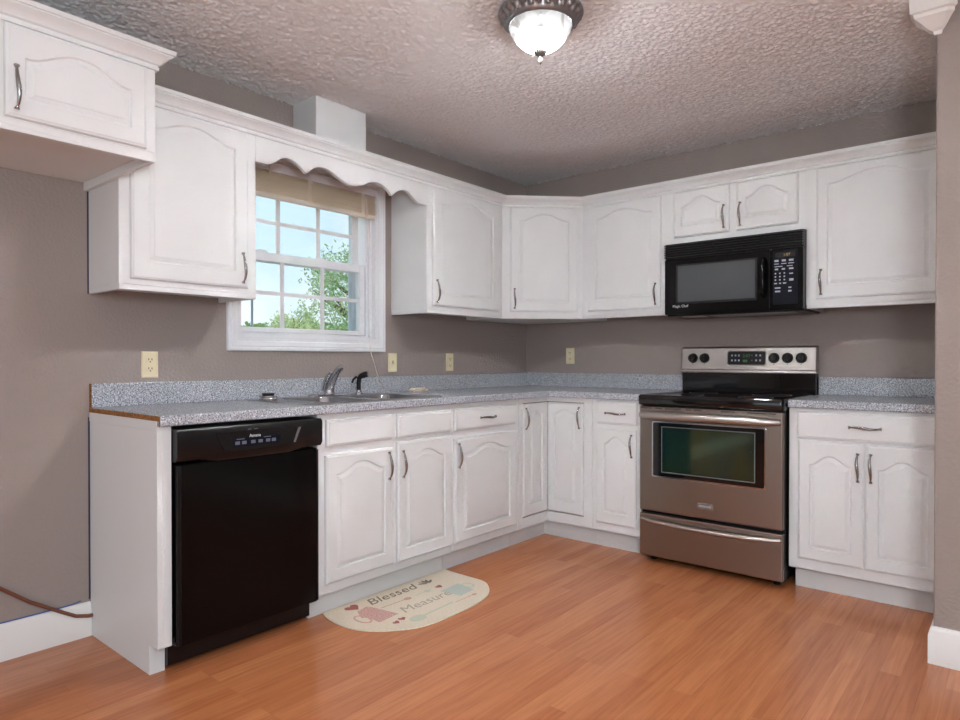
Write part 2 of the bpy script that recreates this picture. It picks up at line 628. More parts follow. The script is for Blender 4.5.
# side of the dining area, with a window opening
b = MB()
for (y0, y1, z0, z1) in ((YE, -5.55, 0, H), (-2.85, -1.103, 0, H), (-5.55, -2.85, 0, 0.28), (-5.55, -2.85, 2.22, H)):
    b.box(XE, XE + 0.12, y0, y1, z0, z1)
struct(b.build('wall_side', M['wall'], smooth=0))
b = MB()
for (x0, x1, z0, z1) in ((0, 0.58, 0, H), (3.22, XE, 0, H), (0.58, 3.22, 2.22, H), (0.58, 3.22, 0.0, 0.08)):
    b.box(x0, x1, YE - 0.12, YE, z0, z1)
struct(b.build('wall_front', M['wall'], smooth=0))

# baseboards
BBP = [(0.0, 0.0), (0.015, 0.0), (0.015, 0.105), (0.012, 0.112), (0.012, 0.118), (0.009, 0.128), (0.005, 0.134), (0.0, 0.136)]
b = MB(); b.sweep([(0.0, YE), (0.0, -2.9855)], BBP)
struct(b.build('baseboard_left', M['trim_worn'], smooth=30))
b = MB(); b.sweep([(RX, -0.62), (RX, -1.103), (XE, -1.103)][::-1], [(-o_, z) for o_, z in BBP])
# travelling towards -X along the front then +Y along the side: room side is on the left of travel
struct(b.build('baseboard_right', M['trim_worn'], smooth=30))

# blue tape left along the top of the left baseboard
b = MB()
b.loops([[(0.0018, y, z), (0.0018, y, z + 0.004), (0.0001, y, z + 0.004), (0.0001, y, z)] for y, z in ((-3.45, 0.1365), (-3.10, 0.1365), (-3.05, 0.138), (-3.02, 0.144))])
tag(b.build('painters_tape', M['tape'], smooth=0), 'thin strip of blue tape along the top of the left baseboard', 'tape')

# cornice piece around the head of the right wall end
prof = [(0.0, 2.286), (0.006, 2.286), (0.010, 2.298), (0.020, 2.303), (0.030, 2.312), (0.048, 2.330), (0.062, 2.340), (0.064, 2.352), (0.074, 2.356), (0.076, H), (0.0, H)]
b = MB()
b.sweep([(RX, -1.088), (RX, -1.103), (RX + 0.012, -1.103), (RX + 0.0125, -1.1025)], [(o_, z) for o_, z in prof])
trim_cornice = struct(b.build('trim_1', M['white_trim'], smooth=25))

# ================================================================== WINDOW
win = bpy.data.objects.new('window_1', None)
COL.objects.link(win)
win.location = (0, -1.91, 1.152)
struct(win)


def rect_loop_sweep(mb, y0, y1, z0, z1, prof):
    """profile (inset from the outer edge, x) run round a rectangle in the wall plane"""
    rings = []
    for ins, x_ in prof:
        rings.append([Vector((x_, y0 + ins, z0 + ins)), Vector((x_, y1 - ins, z0 + ins)), Vector((x_, y1 - ins, z1 - ins)), Vector((x_, y0 + ins, z1 - ins))])
    rings.append(rings[0])
    vr = [[mb.bm.verts.new(p_) for p_ in rg] for rg in rings]
    for a, c in zip(vr, vr[1:]):
        for i in range(4):
            j = (i + 1) % 4
            mb.bm.faces.new((a[i], a[j], c[j], c[i]))


b = MB()
rect_loop_sweep(b, -2.397, -1.417, 1.152, 2.148, [(0, 0.0), (0, 0.016), (0.004, 0.021), (0.016, 0.021), (0.019, 0.017), (0.024, 0.020), (0.045, 0.014), (0.049, 0.010), (0.0625, 0.010), (0.0625, 0.0)])
b.build('casing', M['vinyl'], win, smooth=25)
b = MB()
rect_loop_sweep(b, OY0, OY1, OZ0, OZ1, [(0, 0.0095), (0.012, 0.0095), (0.012, -0.02), (0.022, -0.02), (0.022, -0.045), (0.03, -0.045), (0.03, -0.135), (0.0, -0.135)])
b.build('jamb', M['vinyl'], win, smooth=25)


def sash(name, x0, x1, y0, y1, z0, z1, sl, sr, rb, rt, thick_glass_x):
    mb = MB()
    gy0, gy1, gz0, gz1 = y0 + sl, y1 - sr, z0 + rb, z1 - rt
    mb.box(x0, x1, y0, gy0, z0, z1); mb.box(x0, x1, gy1, y1, z0, z1)
    mb.box(x0, x1, gy0, gy1, z0, gz0); mb.box(x0, x1, gy0, gy1, gz1, z1)
    s_ = mb.build(name, M['vinyl'], win, smooth=0, bevel=0.003)
    mb = MB(); mb.box(thick_glass_x - 0.002, thick_glass_x + 0.002, gy0 - 0.003, gy1 + 0.003, gz0 - 0.003, gz1 + 0.003)
    mb.build('pane', M['glass'], s_, smooth=0)
    mb = MB()
    w_ = 0.011
    xm0, xm1 = thick_glass_x + 0.002, thick_glass_x + 0.008
    for k in (1, 2):
        yc = -2.325 + 0.2475 * k
        mb.box(xm0, xm1, yc - w_, yc + w_, gz0, gz1)
    zc = 1.806 if z1 > 1.9 else 1.442
    mb.box(xm0, xm1 - 0.0008, gy0, gy1, zc - w_ * 0.9, zc + w_ * 0.9)
    mb.build('muntin', M['vinyl'], s_, smooth=0)
    return s_


lo = sash('lower_sash', -0.058, -0.024, -2.345, -1.541, 1.246, 1.645, 0.020, 0.036, 0.024, 0.043, -0.034)
hi = sash('upper_sash', -0.096, -0.062, -2.345, -1.553, 1.605, 2.07, 0.020, 0.043, 0.038, 0.030, -0.070)
b = MB()
for yc in (-2.19, -1.84):
    b.prism([(-0.03, 0), (0.03, 0), (0.026, 0.009), (-0.014, 0.012), (-0.026, 0.006)], lambda u, v, yc=yc: Vector((-0.052, yc + u, 1.645 + v)), lambda u, v, yc=yc: Vector((-0.028, yc + u, 1.645 + v)))
b.build('sash_lock', M['vinyl'], lo, smooth=0)
b = MB()
b.box(-0.112, -0.100, -2.204, -2.198, 1.24, 1.62)
b.build('screen_frame', M['gray_vinyl'], win, smooth=0)
b = MB(); b.box(-0.112, -0.100, -1.590, -1.512, 1.24, 1.62)
b.build('screen_frame', M['pale_vinyl'], win, smooth=0)

# raised blind
bl = thing('window_blind', 'cream venetian blind gathered up at the top of the window', 'blind', (0.0, -1.91, 1.90))
b = MB(); b.box(0.004, 0.034, -2.325, -1.500, 2.036, 2.080)
b.build('headrail', M['rail'], bl, smooth=0, bevel=0.004)
b = MB()
for k in range(16):
    z = 1.930 + k * 0.0068
    yo = 0.002 * math.sin(k * 2.1)
    b.loops([[(0.010, y, z), (0.022, y, z + 0.0028), (0.0345 + 0.0015 * math.sin(k * 3.7), y, z), (0.034, y, z + 0.0012), (0.022, y, z + 0.0042), (0.010, y, z + 0.0014)] for y in (-2.322 + yo, -1.500 + yo)])
b.build('slats', M['blind'], bl, smooth=0)
b = MB(); b.box(0.010, 0.036, -2.322, -1.506, 1.905, 1.927)
b.build('bottom_rail', M['blind'], bl, smooth=0, bevel=0.004)
for yc in (-2.29, -1.955, -1.60):
    b = MB(); b.box(0.0365, 0.038, yc - 0.011, yc + 0.011, 1.908, 2.036)
    b.build('ladder_tape', M['blind'], bl, smooth=0)
b = MB(); b.tube([(0.034, -2.19, 2.06), (0.042, -2.19, 2.055), (0.043, -2.19, 2.02)], 0.004, 8)
b.build('tilt_hook', M['blind'], bl)
b = MB(); b.tube([(0.046, -1.585, 2.01), (0.048, -1.588, 1.90)], 0.004, 8)
b.build('tilt_wand', M['blind'], bl)
b = MB()
cp = [(0.040, -1.572, 2.03), (0.040, -1.570, 1.88), (0.034, -1.552, 1.70), (0.030, -1.550, 1.45), (0.027, -1.545, 1.22), (0.026, -1.535, 1.145), (0.024, -1.515, 1.10), (0.026, -1.487, 1.02), (0.055, -1.462, 0.945), (0.085, -1.45, 0.9205)]
b.tube(cp, 0.0022, 6)
b.build('pull_cord', M['blind'], bl)

# ================================================================== CABINET PARTS
def door_mesh(F, u0, u1, v0, v1, th=0.018, side=0.052, bottom=0.060, shoulder=0.084, apex=0.040, N=29):
    mb = MB()
    rise = shoulder - apex

    def rect(ins, n_):
        us = [u0 + ins + (u1 - u0 - 2 * ins) * i / (N - 1) for i in range(N)]
        return [F(u, v0 + ins, n_) for u in us] + [F(u, v1 - ins, n_) for u in us[::-1]]

    def arch(ins, n_):
        a, c = u0 + side + ins, u1 - side - ins
        us = [a + (c - a) * i / (N - 1) for i in range(N)]
        top = []
        for i in range(N):
            t_ = (2.0 * i / (N - 1) - 1.0) * 1.04
            t_ = max(-1, min(1, t_))
            s_ = 0.5 * (1 + math.cos(PI * abs(t_) ** 1.12))
            top.append(v1 - shoulder - ins + (rise - ins * 0.15) * s_)
        return [F(u, v0 + bottom + ins, n_) for u in us] + [F(us[i], top[i], n_) for i in range(N - 1, -1, -1)]

    rings = [rect(0, 0.0), rect(0, th * 0.55), rect(0.0025, th * 0.80), rect(0.006, th * 0.86), rect(0.0095, th),
             arch(0.0, th), arch(0.0025, th - 0.0055), arch(0.004, th - 0.0075), arch(0.008, th - 0.0075), arch(0.0225, th - 0.0022), arch(0.0228, th - 0.0004), arch(0.026, th + 0.0002)]
    vr = [[mb.bm.verts.new(p_) for p_ in rg] for rg in rings]
    nn = 2 * N
    for a, c in zip(vr, vr[1:]):
        for i in range(nn):
            j = (i + 1) % nn
            mb.bm.faces.new((a[i], a[j], c[j], c[i]))
    last = vr[-1]
    for i in range(N - 1):
        mb.bm.faces.new((last[i], last[i + 1], last[nn - 2 - i], last[nn - 1 - i]))
    mb.bm.faces.new(vr[0][::-1])
    return mb


def slab_mesh(F, u0, u1, v0, v1, th=0.018):
    mb = MB()

    def rect(ins, n_):
        return [F(u0 + ins, v0 + ins, n_), F(u1 - ins, v0 + ins, n_), F(u1 - ins, v1 - ins, n_), F(u0 + ins, v1 - ins, n_)]
    mb.loops([rect(0, 0.0), rect(0, th * 0.5), rect(0.003, th * 0.72), rect(0.007, th * 0.78), rect(0.012, th)])
    return mb


def pull(F, u, v, n0, parent, vertical=True, length=0.128):
    """bowed pewter pull with flared ends"""
    mb = MB()
    pts, rad = [], []
    K = 25
    for k in range(K):
        t_ = k / (K - 1)
        s_ = (t_ - 0.5) * length
        e_ = abs(2 * t_ - 1)
        out = 0.0055 + 0.020 * (1 - e_ ** 2.2)
        if e_ > 0.86:
            out = 0.0055 + 0.020 * (1 - 0.86 ** 2.2) * (1 - (e_ - 0.86) / 0.14) * 0.55
        side_ = 0.0025 * math.sin(2 * PI * t_)
        r_ = 0.0032 + 0.0036 * (1 - e_) ** 0.7
        if e_ > 0.80:
            r_ = 0.0030 + 0.0052 * ((e_ - 0.80) / 0.20) ** 1.3
        if vertical:
            pts.append(F(u + side_, v + s_, n0 + out))
        else:
            pts.append(F(u + s_, v + side_, n0 + out))
        rad.append(r_)
    mb.tube(pts, rad, 10)
    return mb.build('handle', M['pewter'], parent, smooth=50)


FL = lambda x: Frame((x, 0, 0), (0, 1, 0), (1, 0, 0))       # faces looking along +X (window side), u = y
FB = lambda y: Frame((0, y, 0), (1, 0, 0), (0, -1, 0))      # faces looking along -Y (range side), u = x


def add_door(F, root, u0, u1, v0, v1, hu=None, hv=None, n0=0.0, **kw):
    d = door_mesh(F, u0, u1, v0, v1, **kw)
    d = Frame(F.o + F.n * n0, F.u, F.n) and d
    o = d.build('door', M['white'], root, smooth=16)
    if hu is not None:
        pull(F, hu, hv, 0.018, o)
    return o


def add_drawer(F, root, u0, u1, v0, v1, handle=True, name='drawer'):
    o = slab_mesh(F, u0, u1, v0, v1).build(name, M['white'], root, smooth=28)
    if handle:
        pull(F, (u0 + u1) / 2, (v0 + v1) / 2, 0.018, o, vertical=False)
    return o


# ------------------------------------------------------------------ UPPER CABINETS
UB, UT, UX = 1.373, 2.128, 0.294


def upper_body(F, depth, u0, u1, z0, z1, root, lip=0.016, recess=0.022):
    """closed box with a recessed underside; F is the face frame plane"""
    mb = MB()
    mb.fbox(F, u0, u1, z0 + recess, z1, -depth, 0.0)
    mb.fbox(F, u0, u0 + lip, z0, z0 + recess, -depth, 0.0)
    mb.fbox(F, u1 - lip, u1, z0, z0 + recess, -depth, 0.0)
    mb.fbox(F, u0 + lip, u1 - lip, z0, z0 + recess, -0.018, 0.0)
    return mb.build('body', M['white'], root, smooth=0, bevel=0.0015, seg=1)


F = FL(UX)
c = thing('wall_cabinet', 'white single door wall cabinet left of the window, below the deeper top cabinet', 'wall cabinet', (0, -2.703, UB), 'upper cabinets')
upper_body(F, UX, -2.984, -2.421, UB, UT, c)
add_door(F, c, -2.947, -2.463, 1.416, 2.087, -2.494, 1.500, side=0.062, bottom=0.068)

c = thing('wall_cabinet', 'white single door wall cabinet between the window and the angled corner cabinet', 'wall cabinet', (0, -1.012, UB), 'upper cabinets')
upper_body(F, UX, -1.356, -0.667, UB, UT, c)
add_door(F, c, -1.318, -0.714, 1.416, 2.087, -1.294, 1.498, side=0.062, bottom=0.062)

# diagonal corner cabinet
c = thing('corner_wall_cabinet', 'white wall cabinet set diagonally across the corner', 'wall cabinet', (0.25, -0.25, UB), 'upper cabinets')
poly = [(0, 0), (0, -0.667), (UX, -0.667), (0.667, -UX), (0.667, 0)]
b = MB()
b.prism(poly, lambda x_, y_: Vector((x_, y_, UB)), lambda x_, y_: Vector((x_, y_, UT)))
b.build('body', M['white'], c, smooth=0, bevel=0.0015, seg=1)
s2 = 1 / math.sqrt(2)
FD = Frame((UX, -0.667, 0), (s2, s2, 0), (s2, -s2, 0))
wd = 0.373 * math.sqrt(2)
add_door(FD, c, 0.050, wd - 0.036, 1.416, 2.087, 0.078, 1.500, side=0.058, bottom=0.062)

F = FB(-UX)
c = thing('wall_cabinet', 'white single door wall cabinet between the corner cabinet and the microwave', 'wall cabinet', (0.95, 0, UB), 'upper cabinets')
upper_body(F, UX, 0.667, 1.233, UB, UT, c)
add_door(F, c, 0.714, 1.210, 1.418, 2.087, 1.182, 1.502, side=0.055, bottom=0.068)

c = thing('wall_cabinet', 'short white two door wall cabinet directly above the microwave', 'wall cabinet', (1.62, 0, 1.786), 'upper cabinets')
upper_body(F, UX, 1.233, 2.010, 1.786, UT, c, recess=0.004)
add_door(F, c, 1.292, 1.613, 1.823, 2.087, 1.587, 1.909, side=0.046, bottom=0.060, shoulder=0.090)
add_door(F, c, 1.654, 1.970, 1.823, 2.087, 1.677, 1.909, side=0.046, bottom=0.060, shoulder=0.090)

c = thing('wall_cabinet', 'white single door wall cabinet at the far right, beside the microwave', 'wall cabinet', (2.32, 0, UB), 'upper cabinets')
upper_body(F, UX, 2.010, RX, UB, UT, c)
add_door(F, c, 2.057, 2.595, 1.420, 2.087, 2.082, 1.504, side=0.052, bottom=0.068)

# deep cabinet over the empty fridge space
FXF = 0.600
F = FL(FXF)
c = thing('fridge_top_cabinet', 'deep white cabinet hung high over the empty space at the far left', 'wall cabinet', (0, -3.42, 1.782), 'upper cabinets')
mb = MB()
FY0, FY1 = -3.86, -2.9845
mb.fbox(F, FY0, FY1, 1.815, UT, -FXF, 0.0)
mb.fbox(F, FY0, FY0 + 0.018, 1.783, 1.815, -FXF, 0.0)
mb.fbox(F, FY1 - 0.018, FY1, 1.783, 1.815, -FXF, 0.0)
mb.fbox(F, FY0 + 0.018, FY1 - 0.018, 1.783, 1.815, -0.02, 0.0)
mb.build('body', M['white'], c, smooth=0, bevel=0.0015, seg=1)
add_door(F, c, -3.418, -3.018, 1.821, 2.094, -3.391, 1.906, side=0.050, bottom=0.055, shoulder=0.092, apex=0.044)
add_door(F, c, -3.845, -3.436, 1.821, 2.094, -3.462, 1.906, side=0.050, bottom=0.055, shoulder=0.092, apex=0.044)

# crown mouldings
CR = [(0.0005, 2.090), (0.009, 2.090), (0.010, 2.099), (0.006, 2.101), (0.006, 2.106), (0.014, 2.109), (0.018, 2.116), (0.030, 2.128), (0.043, 2.136), (0.044, 2.140), (0.049, 2.141), (0.051, 2.155), (-0.010, 2.155), (-0.010, 2.1295), (0.0005, 2.1295)]
b = MB()
b.sweep([(UX, -2.9835), (UX, -0.667), (0.667, -UX), (RX, -UX)], CR)
tag(b.build('crown_moulding', M['white'], smooth=25), 'long white crown moulding along the tops of the wall cabinets and window valance', 'moulding')
b = MB()
b.sweep([(FXF, FY0), (FXF, FY1), (UX + 0.06, FY1)], [(o_, z + 0.007) for o_, z in CR])
tag(b.build('crown_moulding', M['white'], smooth=25), 'short white crown moulding on the deep cabinet at the upper left', 'moulding')

# scalloped valance over the window
def val_z(y):
    u = abs(y + 1.889)
    if u < 0.17:
        return 1.979 + 0.052 * 0.5 * (1 - math.cos(PI * u / 0.17))
    if u < 0.27:
        t_ = (u - 0.17) / 0.10
        return 2.031 - 0.050 * t_ ** 2
    if u < 0.37:
        t_ = (0.37 - u) / 0.10
        return 2.030 - 0.049 * t_ ** 2
    if u < 0.48:
        t_ = (u - 0.37) / 0.11
        return 2.030 - 0.052 * 0.5 * (1 - math.cos(PI * t_))
    return 1.978


val = thing('window_valance', 'white scalloped wooden valance bridging the cabinets above the window', 'valance', (0.285, -1.889, 1.98))
ys_ = [-2.4205 + (2.4205 - 1.3565) * i / 133 for i in range(134)]
b = MB()
rings = []
for y in ys_:
    z = val_z(y)
    rings.append([(0.276, y, z), (UX, y, z), (UX, y, UT), (0.276, y, UT)])
b.loops(rings)
b.build('scalloped_board', M['white'], val, smooth=30)
b = MB(); b.box(0.001, 0.2755, -2.4205, -1.3565, 2.108, UT - 0.001)
b.build('top_board', M['white'], val, smooth=0)

# white boxed duct between the valance and the ceiling
b = MB()
b.box(0.001, 0.194, -2.030, -1.712, UT, H - 0.001)
o = b.build('duct_box', M['white'], smooth=0, bevel=0.002)
tag(o, 'white box standing on the valance top and reaching the ceiling above the window', 'duct box')

# ================================================================== BASE CABINETS
BX, BZ0, BZ1, TK = 0.602, 0.107, 0.878, 0.536


def base_body(F, depth, u0, u1, root, toe_u=None):
    mb = MB()
    mb.fbox(F, u0, u1, BZ0, BZ1, -0.019, 0.0)                   # face frame
    mb.fbox(F, u0, u0 + 0.016, BZ0, BZ1, -depth, -0.019)
    mb.fbox(F, u1 - 0.016, u1, BZ0, BZ1, -depth, -0.019)
    mb.fbox(F, u0 + 0.016, u1 - 0.016, BZ0, BZ0 + 0.016, -depth, -0.019)
    mb.build('body', M['white'], root, smooth=0, bevel=0.0012, seg=1)
    a, c_ = toe_u or (u0, u1)
    mb = MB(); mb.fbox(F, a, c_, 0.0, BZ0, -0.080, -(BX - TK))
    mb.build('toe_kick', M['white'], root, smooth=0)


# end panel beside the dishwasher
EP0 = -2.984
c = thing('end_panel', 'white end panel closing the counter run left of the dishwasher', 'cabinet panel', (0.3, EP0, 0))
b = MB()
b.prism([(0.001, 0), (TK, 0), (TK, BZ0), (BX, BZ0), (BX, BZ1), (0.001, BZ1)], lambda x_, z: Vector((x_, EP0, z)), lambda x_, z: Vector((x_, EP0 + 0.018, z)))
b.box(0.001, BX + 0.002, EP0 - 0.0018, EP0 - 0.0002, 0.862, 0.8968)
b.build('side_panel', M['white'], c, smooth=0, bevel=0.001, seg=1)
b = MB(); b.box(BX - 0.019, BX, EP0 + 0.0182, -2.935, BZ0, BZ1)
b.build('stile', M['white'], c, smooth=0, bevel=0.001, seg=1)
b = MB(); b.box(TK - 0.016, TK, EP0 + 0.0182, -2.931, 0, BZ0)
b.build('toe_kick', M['white'], c, smooth=0)

F = FL(BX)
c = thing('base_cabinet', 'white sink base cabinet with two arched doors, right of the dishwasher', 'base cabinet', (0.3, -1.905, 0), 'base cabinets')
base_body(F, BX - 0.002, -2.3245, -1.4895, c)
add_drawer(F, c, -2.284, -1.909, 0.737, 0.853, False, 'false_drawer_front')
add_drawer(F, c, -1.878, -1.500, 0.737, 0.850, False, 'false_drawer_front')
add_door(F, c, -2.289, -1.904, 0.150, 0.700, -1.938, 0.616)
add_door(F, c, -1.879, -1.497, 0.146, 0.719, -1.849, 0.613, shoulder=0.092, apex=0.048)

c = thing('base_cabinet', 'white base cabinet with one drawer over one wide door, right of the sink cabinet', 'base cabinet', (0.3, -1.19, 0), 'base cabinets')
base_body(F, BX - 0.002, -1.4865, -0.9025, c)
add_drawer(F, c, -1.476, -0.954, 0.737, 0.851)
add_door(F, c, -1.477, -0.940, 0.150, 0.696, -1.452, 0.608, side=0.066, bottom=0.056)

# corner cabinet with the folding door
c = thing('corner_base_cabinet', 'white corner base cabinet with a folding two leaf door', 'base cabinet', (0.3, -0.3, 0), 'base cabinets')
b = MB()
LO, LZ0, LZ1 = 0.864, 0.168, 0.850
for (G, s_) in ((FL(BX), -1), (FB(-BX), 1)):
    def fb(u0, u1, v0, v1, n0, n1, G=G, s_=s_):
        if s_ < 0:
            b.fbox(G, -u0, -u1, v0, v1, n0, n1)
        else:
            b.fbox(G, u0, u1, v0, v1, n0, n1)
    end_ = 0.900 if s_ < 0 else 0.9195
    fb(LO, end_, BZ0, BZ1, -0.019, 0.0)
    fb(BX if s_ > 0 else BX - 0.019, LO, BZ0, LZ0, -0.019, 0.0)
    fb(BX if s_ > 0 else BX - 0.019, LO, LZ1, BZ1, -0.019, 0.0)
    fb(end_ - 0.016, end_, BZ0, BZ1, -BX + 0.002, -0.019)
b.box(0.002, BX - 0.03, -0.88, -0.002, BZ0, BZ0 + 0.016)
b.box(BX - 0.03, 0.90, -BX + 0.03, -0.002, BZ0, BZ0 + 0.016)
b.build('body', M['white'], c, smooth=0)
b = MB()
b.fbox(FL(BX), -LO - 0.01, -BX + 0.06, LZ0 - 0.01, LZ1 + 0.01, -0.028, -0.024)
b.fbox(FB(-BX), BX - 0.03, LO + 0.01, LZ0 - 0.01, LZ1 + 0.01, -0.028, -0.024)
b.build('shade_sheet', M['gap_shade'], c, smooth=0)  # dark sheet put in for the shade behind the door gaps
G1 = FL(BX - 0.010); G2 = FB(-BX + 0.010)
d = door_mesh(G1, -LO + 0.003, -BX - 0.003, LZ0 + 0.006, LZ1 - 0.004, side=0.060, bottom=0.068, shoulder=0.066, apex=0.040).build('door', M['white'], c, smooth=16)
pull(G1, -0.846, 0.758, 0.018, d)
d = door_mesh(G2, BX + 0.003, LO - 0.005, LZ0 + 0.006, LZ1 - 0.004, side=0.048, bottom=0.068, shoulder=0.066, apex=0.040).build('door', M['white'], c, smooth=16)
pull(G2, 0.836, 0.760, 0.018, d)
b = MB()
b.prism([(TK, -0.9005), (TK, -TK), (0.9195, -TK), (0.9195, -TK + 0.016), (TK - 0.016, -TK + 0.016), (TK - 0.016, -0.9005)], lambda x_, y_: Vector((x_, y_, 0)), lambda x_, y_: Vector((x_, y_, BZ0)))
b.build('toe_kick', M['white'], c, smooth=0)

F = FB(-BX)
c = thing('base_cabinet', 'narrow white base cabinet with a small drawer, left of the range', 'base cabinet', (1.08, -0.3, 0), 'base cabinets')
base_body(F, BX - 0.002, 0.9215, 1.236, c)
add_drawer(F, c, 0.956, 1.210, 0.735, 0.864)
add_door(F, c, 0.952, 1.209, 0.156, 0.707, 1.184, 0.620, side=0.048, bottom=0.064, shoulder=0.088, apex=0.042)

c = thing('base_cabinet', 'white base cabinet with one wide drawer over two doors, right of the range', 'base cabinet', (2.32, -0.3, 0), 'base cabinets')
base_body(F, BX - 0.002, 2.0095, RX - 0.003, c, (2.024, RX - 0.003))
add_drawer(F, c, 2.047, 2.620, 0.735, 0.863)
add_door(F, c, 2.053, 2.3285, 0.158, 0.725, 2.306, 0.618, side=0.050, bottom=0.056, shoulder=0.110, apex=0.066)
add_door(F, c, 2.3345, 2.620, 0.158, 0.725, 2.357, 0.619, side=0.050, bottom=0.056, shoulder=0.110, apex=0.066)

# ================================================================== WORKTOPS
CZ0, CZ1, CX = 0.8785, 0.9165, 0.6305


def slab_cells(mb, xs, ys_c, filled, z0, z1):
    V = {}

    def vv(i, j, k):
        if (i, j, k) not in V:
            V[(i, j, k)] = mb.bm.verts.new((xs[i], ys_c[j], (z0, z1)[k]))
        return V[(i, j, k)]
    for (i, j) in filled:
        mb.bm.faces.new((vv(i, j, 1), vv(i + 1, j, 1), vv(i + 1, j + 1, 1), vv(i, j + 1, 1)))
        mb.bm.faces.new((vv(i, j, 0), vv(i, j + 1, 0), vv(i + 1, j + 1, 0), vv(i + 1, j, 0)))
        for (di, dj, a, c_) in ((-1, 0, (i, j), (i, j + 1)), (1, 0, (i + 1, j + 1), (i + 1, j)), (0, -1, (i + 1, j), (i, j)), (0, 1, (i, j + 1), (i + 1, j + 1))):
            if (i + di, j + dj) not in filled:
                mb.bm.faces.new((vv(a[0], a[1], 0), vv(a[0], a[1], 1), vv(c_[0], c_[1], 1), vv(c_[0], c_[1], 0)))


SY0, SY1, SX0, SX1 = -2.345, -1.505, 0.060, 0.580      # sink outline
ct = thing('worktop', 'long L-shaped grey speckled worktop with the sink set in it', 'worktop', (0.3, -1.5, CZ0), 'grey worktops')
b = MB()
xs = [0.0, SX0 + 0.015, SX1 - 0.015, CX, 1.242]
ysc = [EP0, SY0 + 0.015, SY1 - 0.015, -CX, 0.0]
filled = {(i, j) for i in range(3) for j in range(4)} - {(1, 1)} | {(3, 3)}
slab_cells(b, xs, ysc, filled, CZ0, CZ1)
b.build('slab', M['laminate'], ct, smooth=0, bevel=0.006, seg=3)
b = MB()
BS = 1.0125
b.box(0.0005, 0.020, EP0 + 0.001, -0.0005, CZ1, BS)
b.box(0.020, 1.242, -0.020, -0.0005, CZ1, BS)
b.build('backsplash', M['laminate'], ct, smooth=0, bevel=0.003)
b = MB()
b.box(0.0, CX - 0.012, EP0 - 0.0020, EP0, CZ1 - 0.0195, CZ1 - 0.002)
b.box(CX - 0.012, CX - 0.004, EP0 - 0.0015, EP0, CZ0, CZ1 - 0.002)
b.box(0.0, 0.020, EP0 - 0.0015, EP0 + 0.001, CZ1, BS - 0.001)
b.build('raw_edge', M['particle'], ct, smooth=0)

ct2 = thing('worktop', 'short grey speckled worktop right of the range', 'worktop', (2.3, -0.3, CZ0), 'grey worktops')
b = MB(); b.box(2.008, RX - 0.0005, -CX, 0.0, CZ0, CZ1)
b.build('slab', M['laminate'], ct2, smooth=0, bevel=0.006, seg=3)
b = MB(); b.box(2.008, RX - 0.0005, -0.020, -0.0005, CZ1, BS)
b.build('backsplash', M['laminate'], ct2, smooth=0, bevel=0.003)

# ------------------------------------------------------------------ SINK
def rrect(x0, x1, y0, y1, r_, z, k=6):
    pts = []
    for (cx_, cy_, a0) in ((x1 - r_, y1 - r_, 0), (x0 + r_, y1 - r_, PI / 2), (x0 + r_, y0 + r_, PI), (x1 - r_, y0 + r_, 1.5 * PI)):
        for i in range(k + 1):
            a = a0 + PI / 2 * i / k
            pts.append(Vector((cx_ + r_ * math.cos(a), cy_ + r_ * math.sin(a), z)))
    return pts


sk = thing('kitchen_sink', 'stainless double bowl sink sunk in the worktop below the window', 'sink', (0.32, -1.925, CZ1))
SZ = CZ1 + 0.0055
bowls = [(0.155, 0.545, -2.235, -1.935), (0.155, 0.545, -1.895, -1.550)]
b = MB()
edges = []
outer_lo = [b.bm.verts.new(p_) for p_ in rrect(SX0, SX1, SY0, SY1, 0.045, CZ1 + 0.0003)]
outer_hi = [b.bm.verts.new(p_) for p_ in rrect(SX0 + 0.006, SX1 - 0.006, SY0 + 0.006, SY1 - 0.006, 0.040, SZ)]
nn = len(outer_lo)
for i in range(nn):
    j = (i + 1) % nn
    b.bm.faces.new((outer_lo[i], outer_lo[j], outer_hi[j], outer_hi[i]))
for i in range(nn):
    edges.append(b.bm.edges.get((outer_hi[i], outer_hi[(i + 1) % nn])))
for (x0, x1, y0, y1) in bowls:
    ring = [b.bm.verts.new(p_) for p_ in rrect(x0, x1, y0, y1, 0.060, SZ)]
    for i in range(nn):
        edges.append(b.bm.edges.new((ring[i], ring[(i + 1) % nn])))
bmesh.ops.triangle_fill(b.bm, use_beauty=True, use_dissolve=False, edges=edges, normal=(0, 0, 1))
b.build('rim', M['steel_sink'], sk, smooth=30)
for (x0, x1, y0, y1) in bowls:
    b = MB()
    rings = [rrect(x0, x1, y0, y1, 0.060, SZ), rrect(x0 + 0.004, x1 - 0.004, y0 + 0.004, y1 - 0.004, 0.058, SZ - 0.006),
             rrect(x0 + 0.010, x1 - 0.010, y0 + 0.010, y1 - 0.010, 0.056, SZ - 0.14), rrect(x0 + 0.035, x1 - 0.035, y0 + 0.035, y1 - 0.035, 0.050, SZ - 0.165),
             rrect(x0 + 0.15, x1 - 0.15, y0 + 0.13, y1 - 0.13, 0.04, SZ - 0.168)]
    b.loops(rings, cap0=False)
    bo = b.build('bowl', M['steel_sink'], sk, smooth=40)
    b = MB(); b.lathe([(0.045, 0.0), (0.043, 0.002), (0.030, 0.001), (0.028, -0.004)], ((x0 + x1) / 2, (y0 + y1) / 2, SZ - 0.167), 24)
    b.build('drain', M['chrome'], bo)

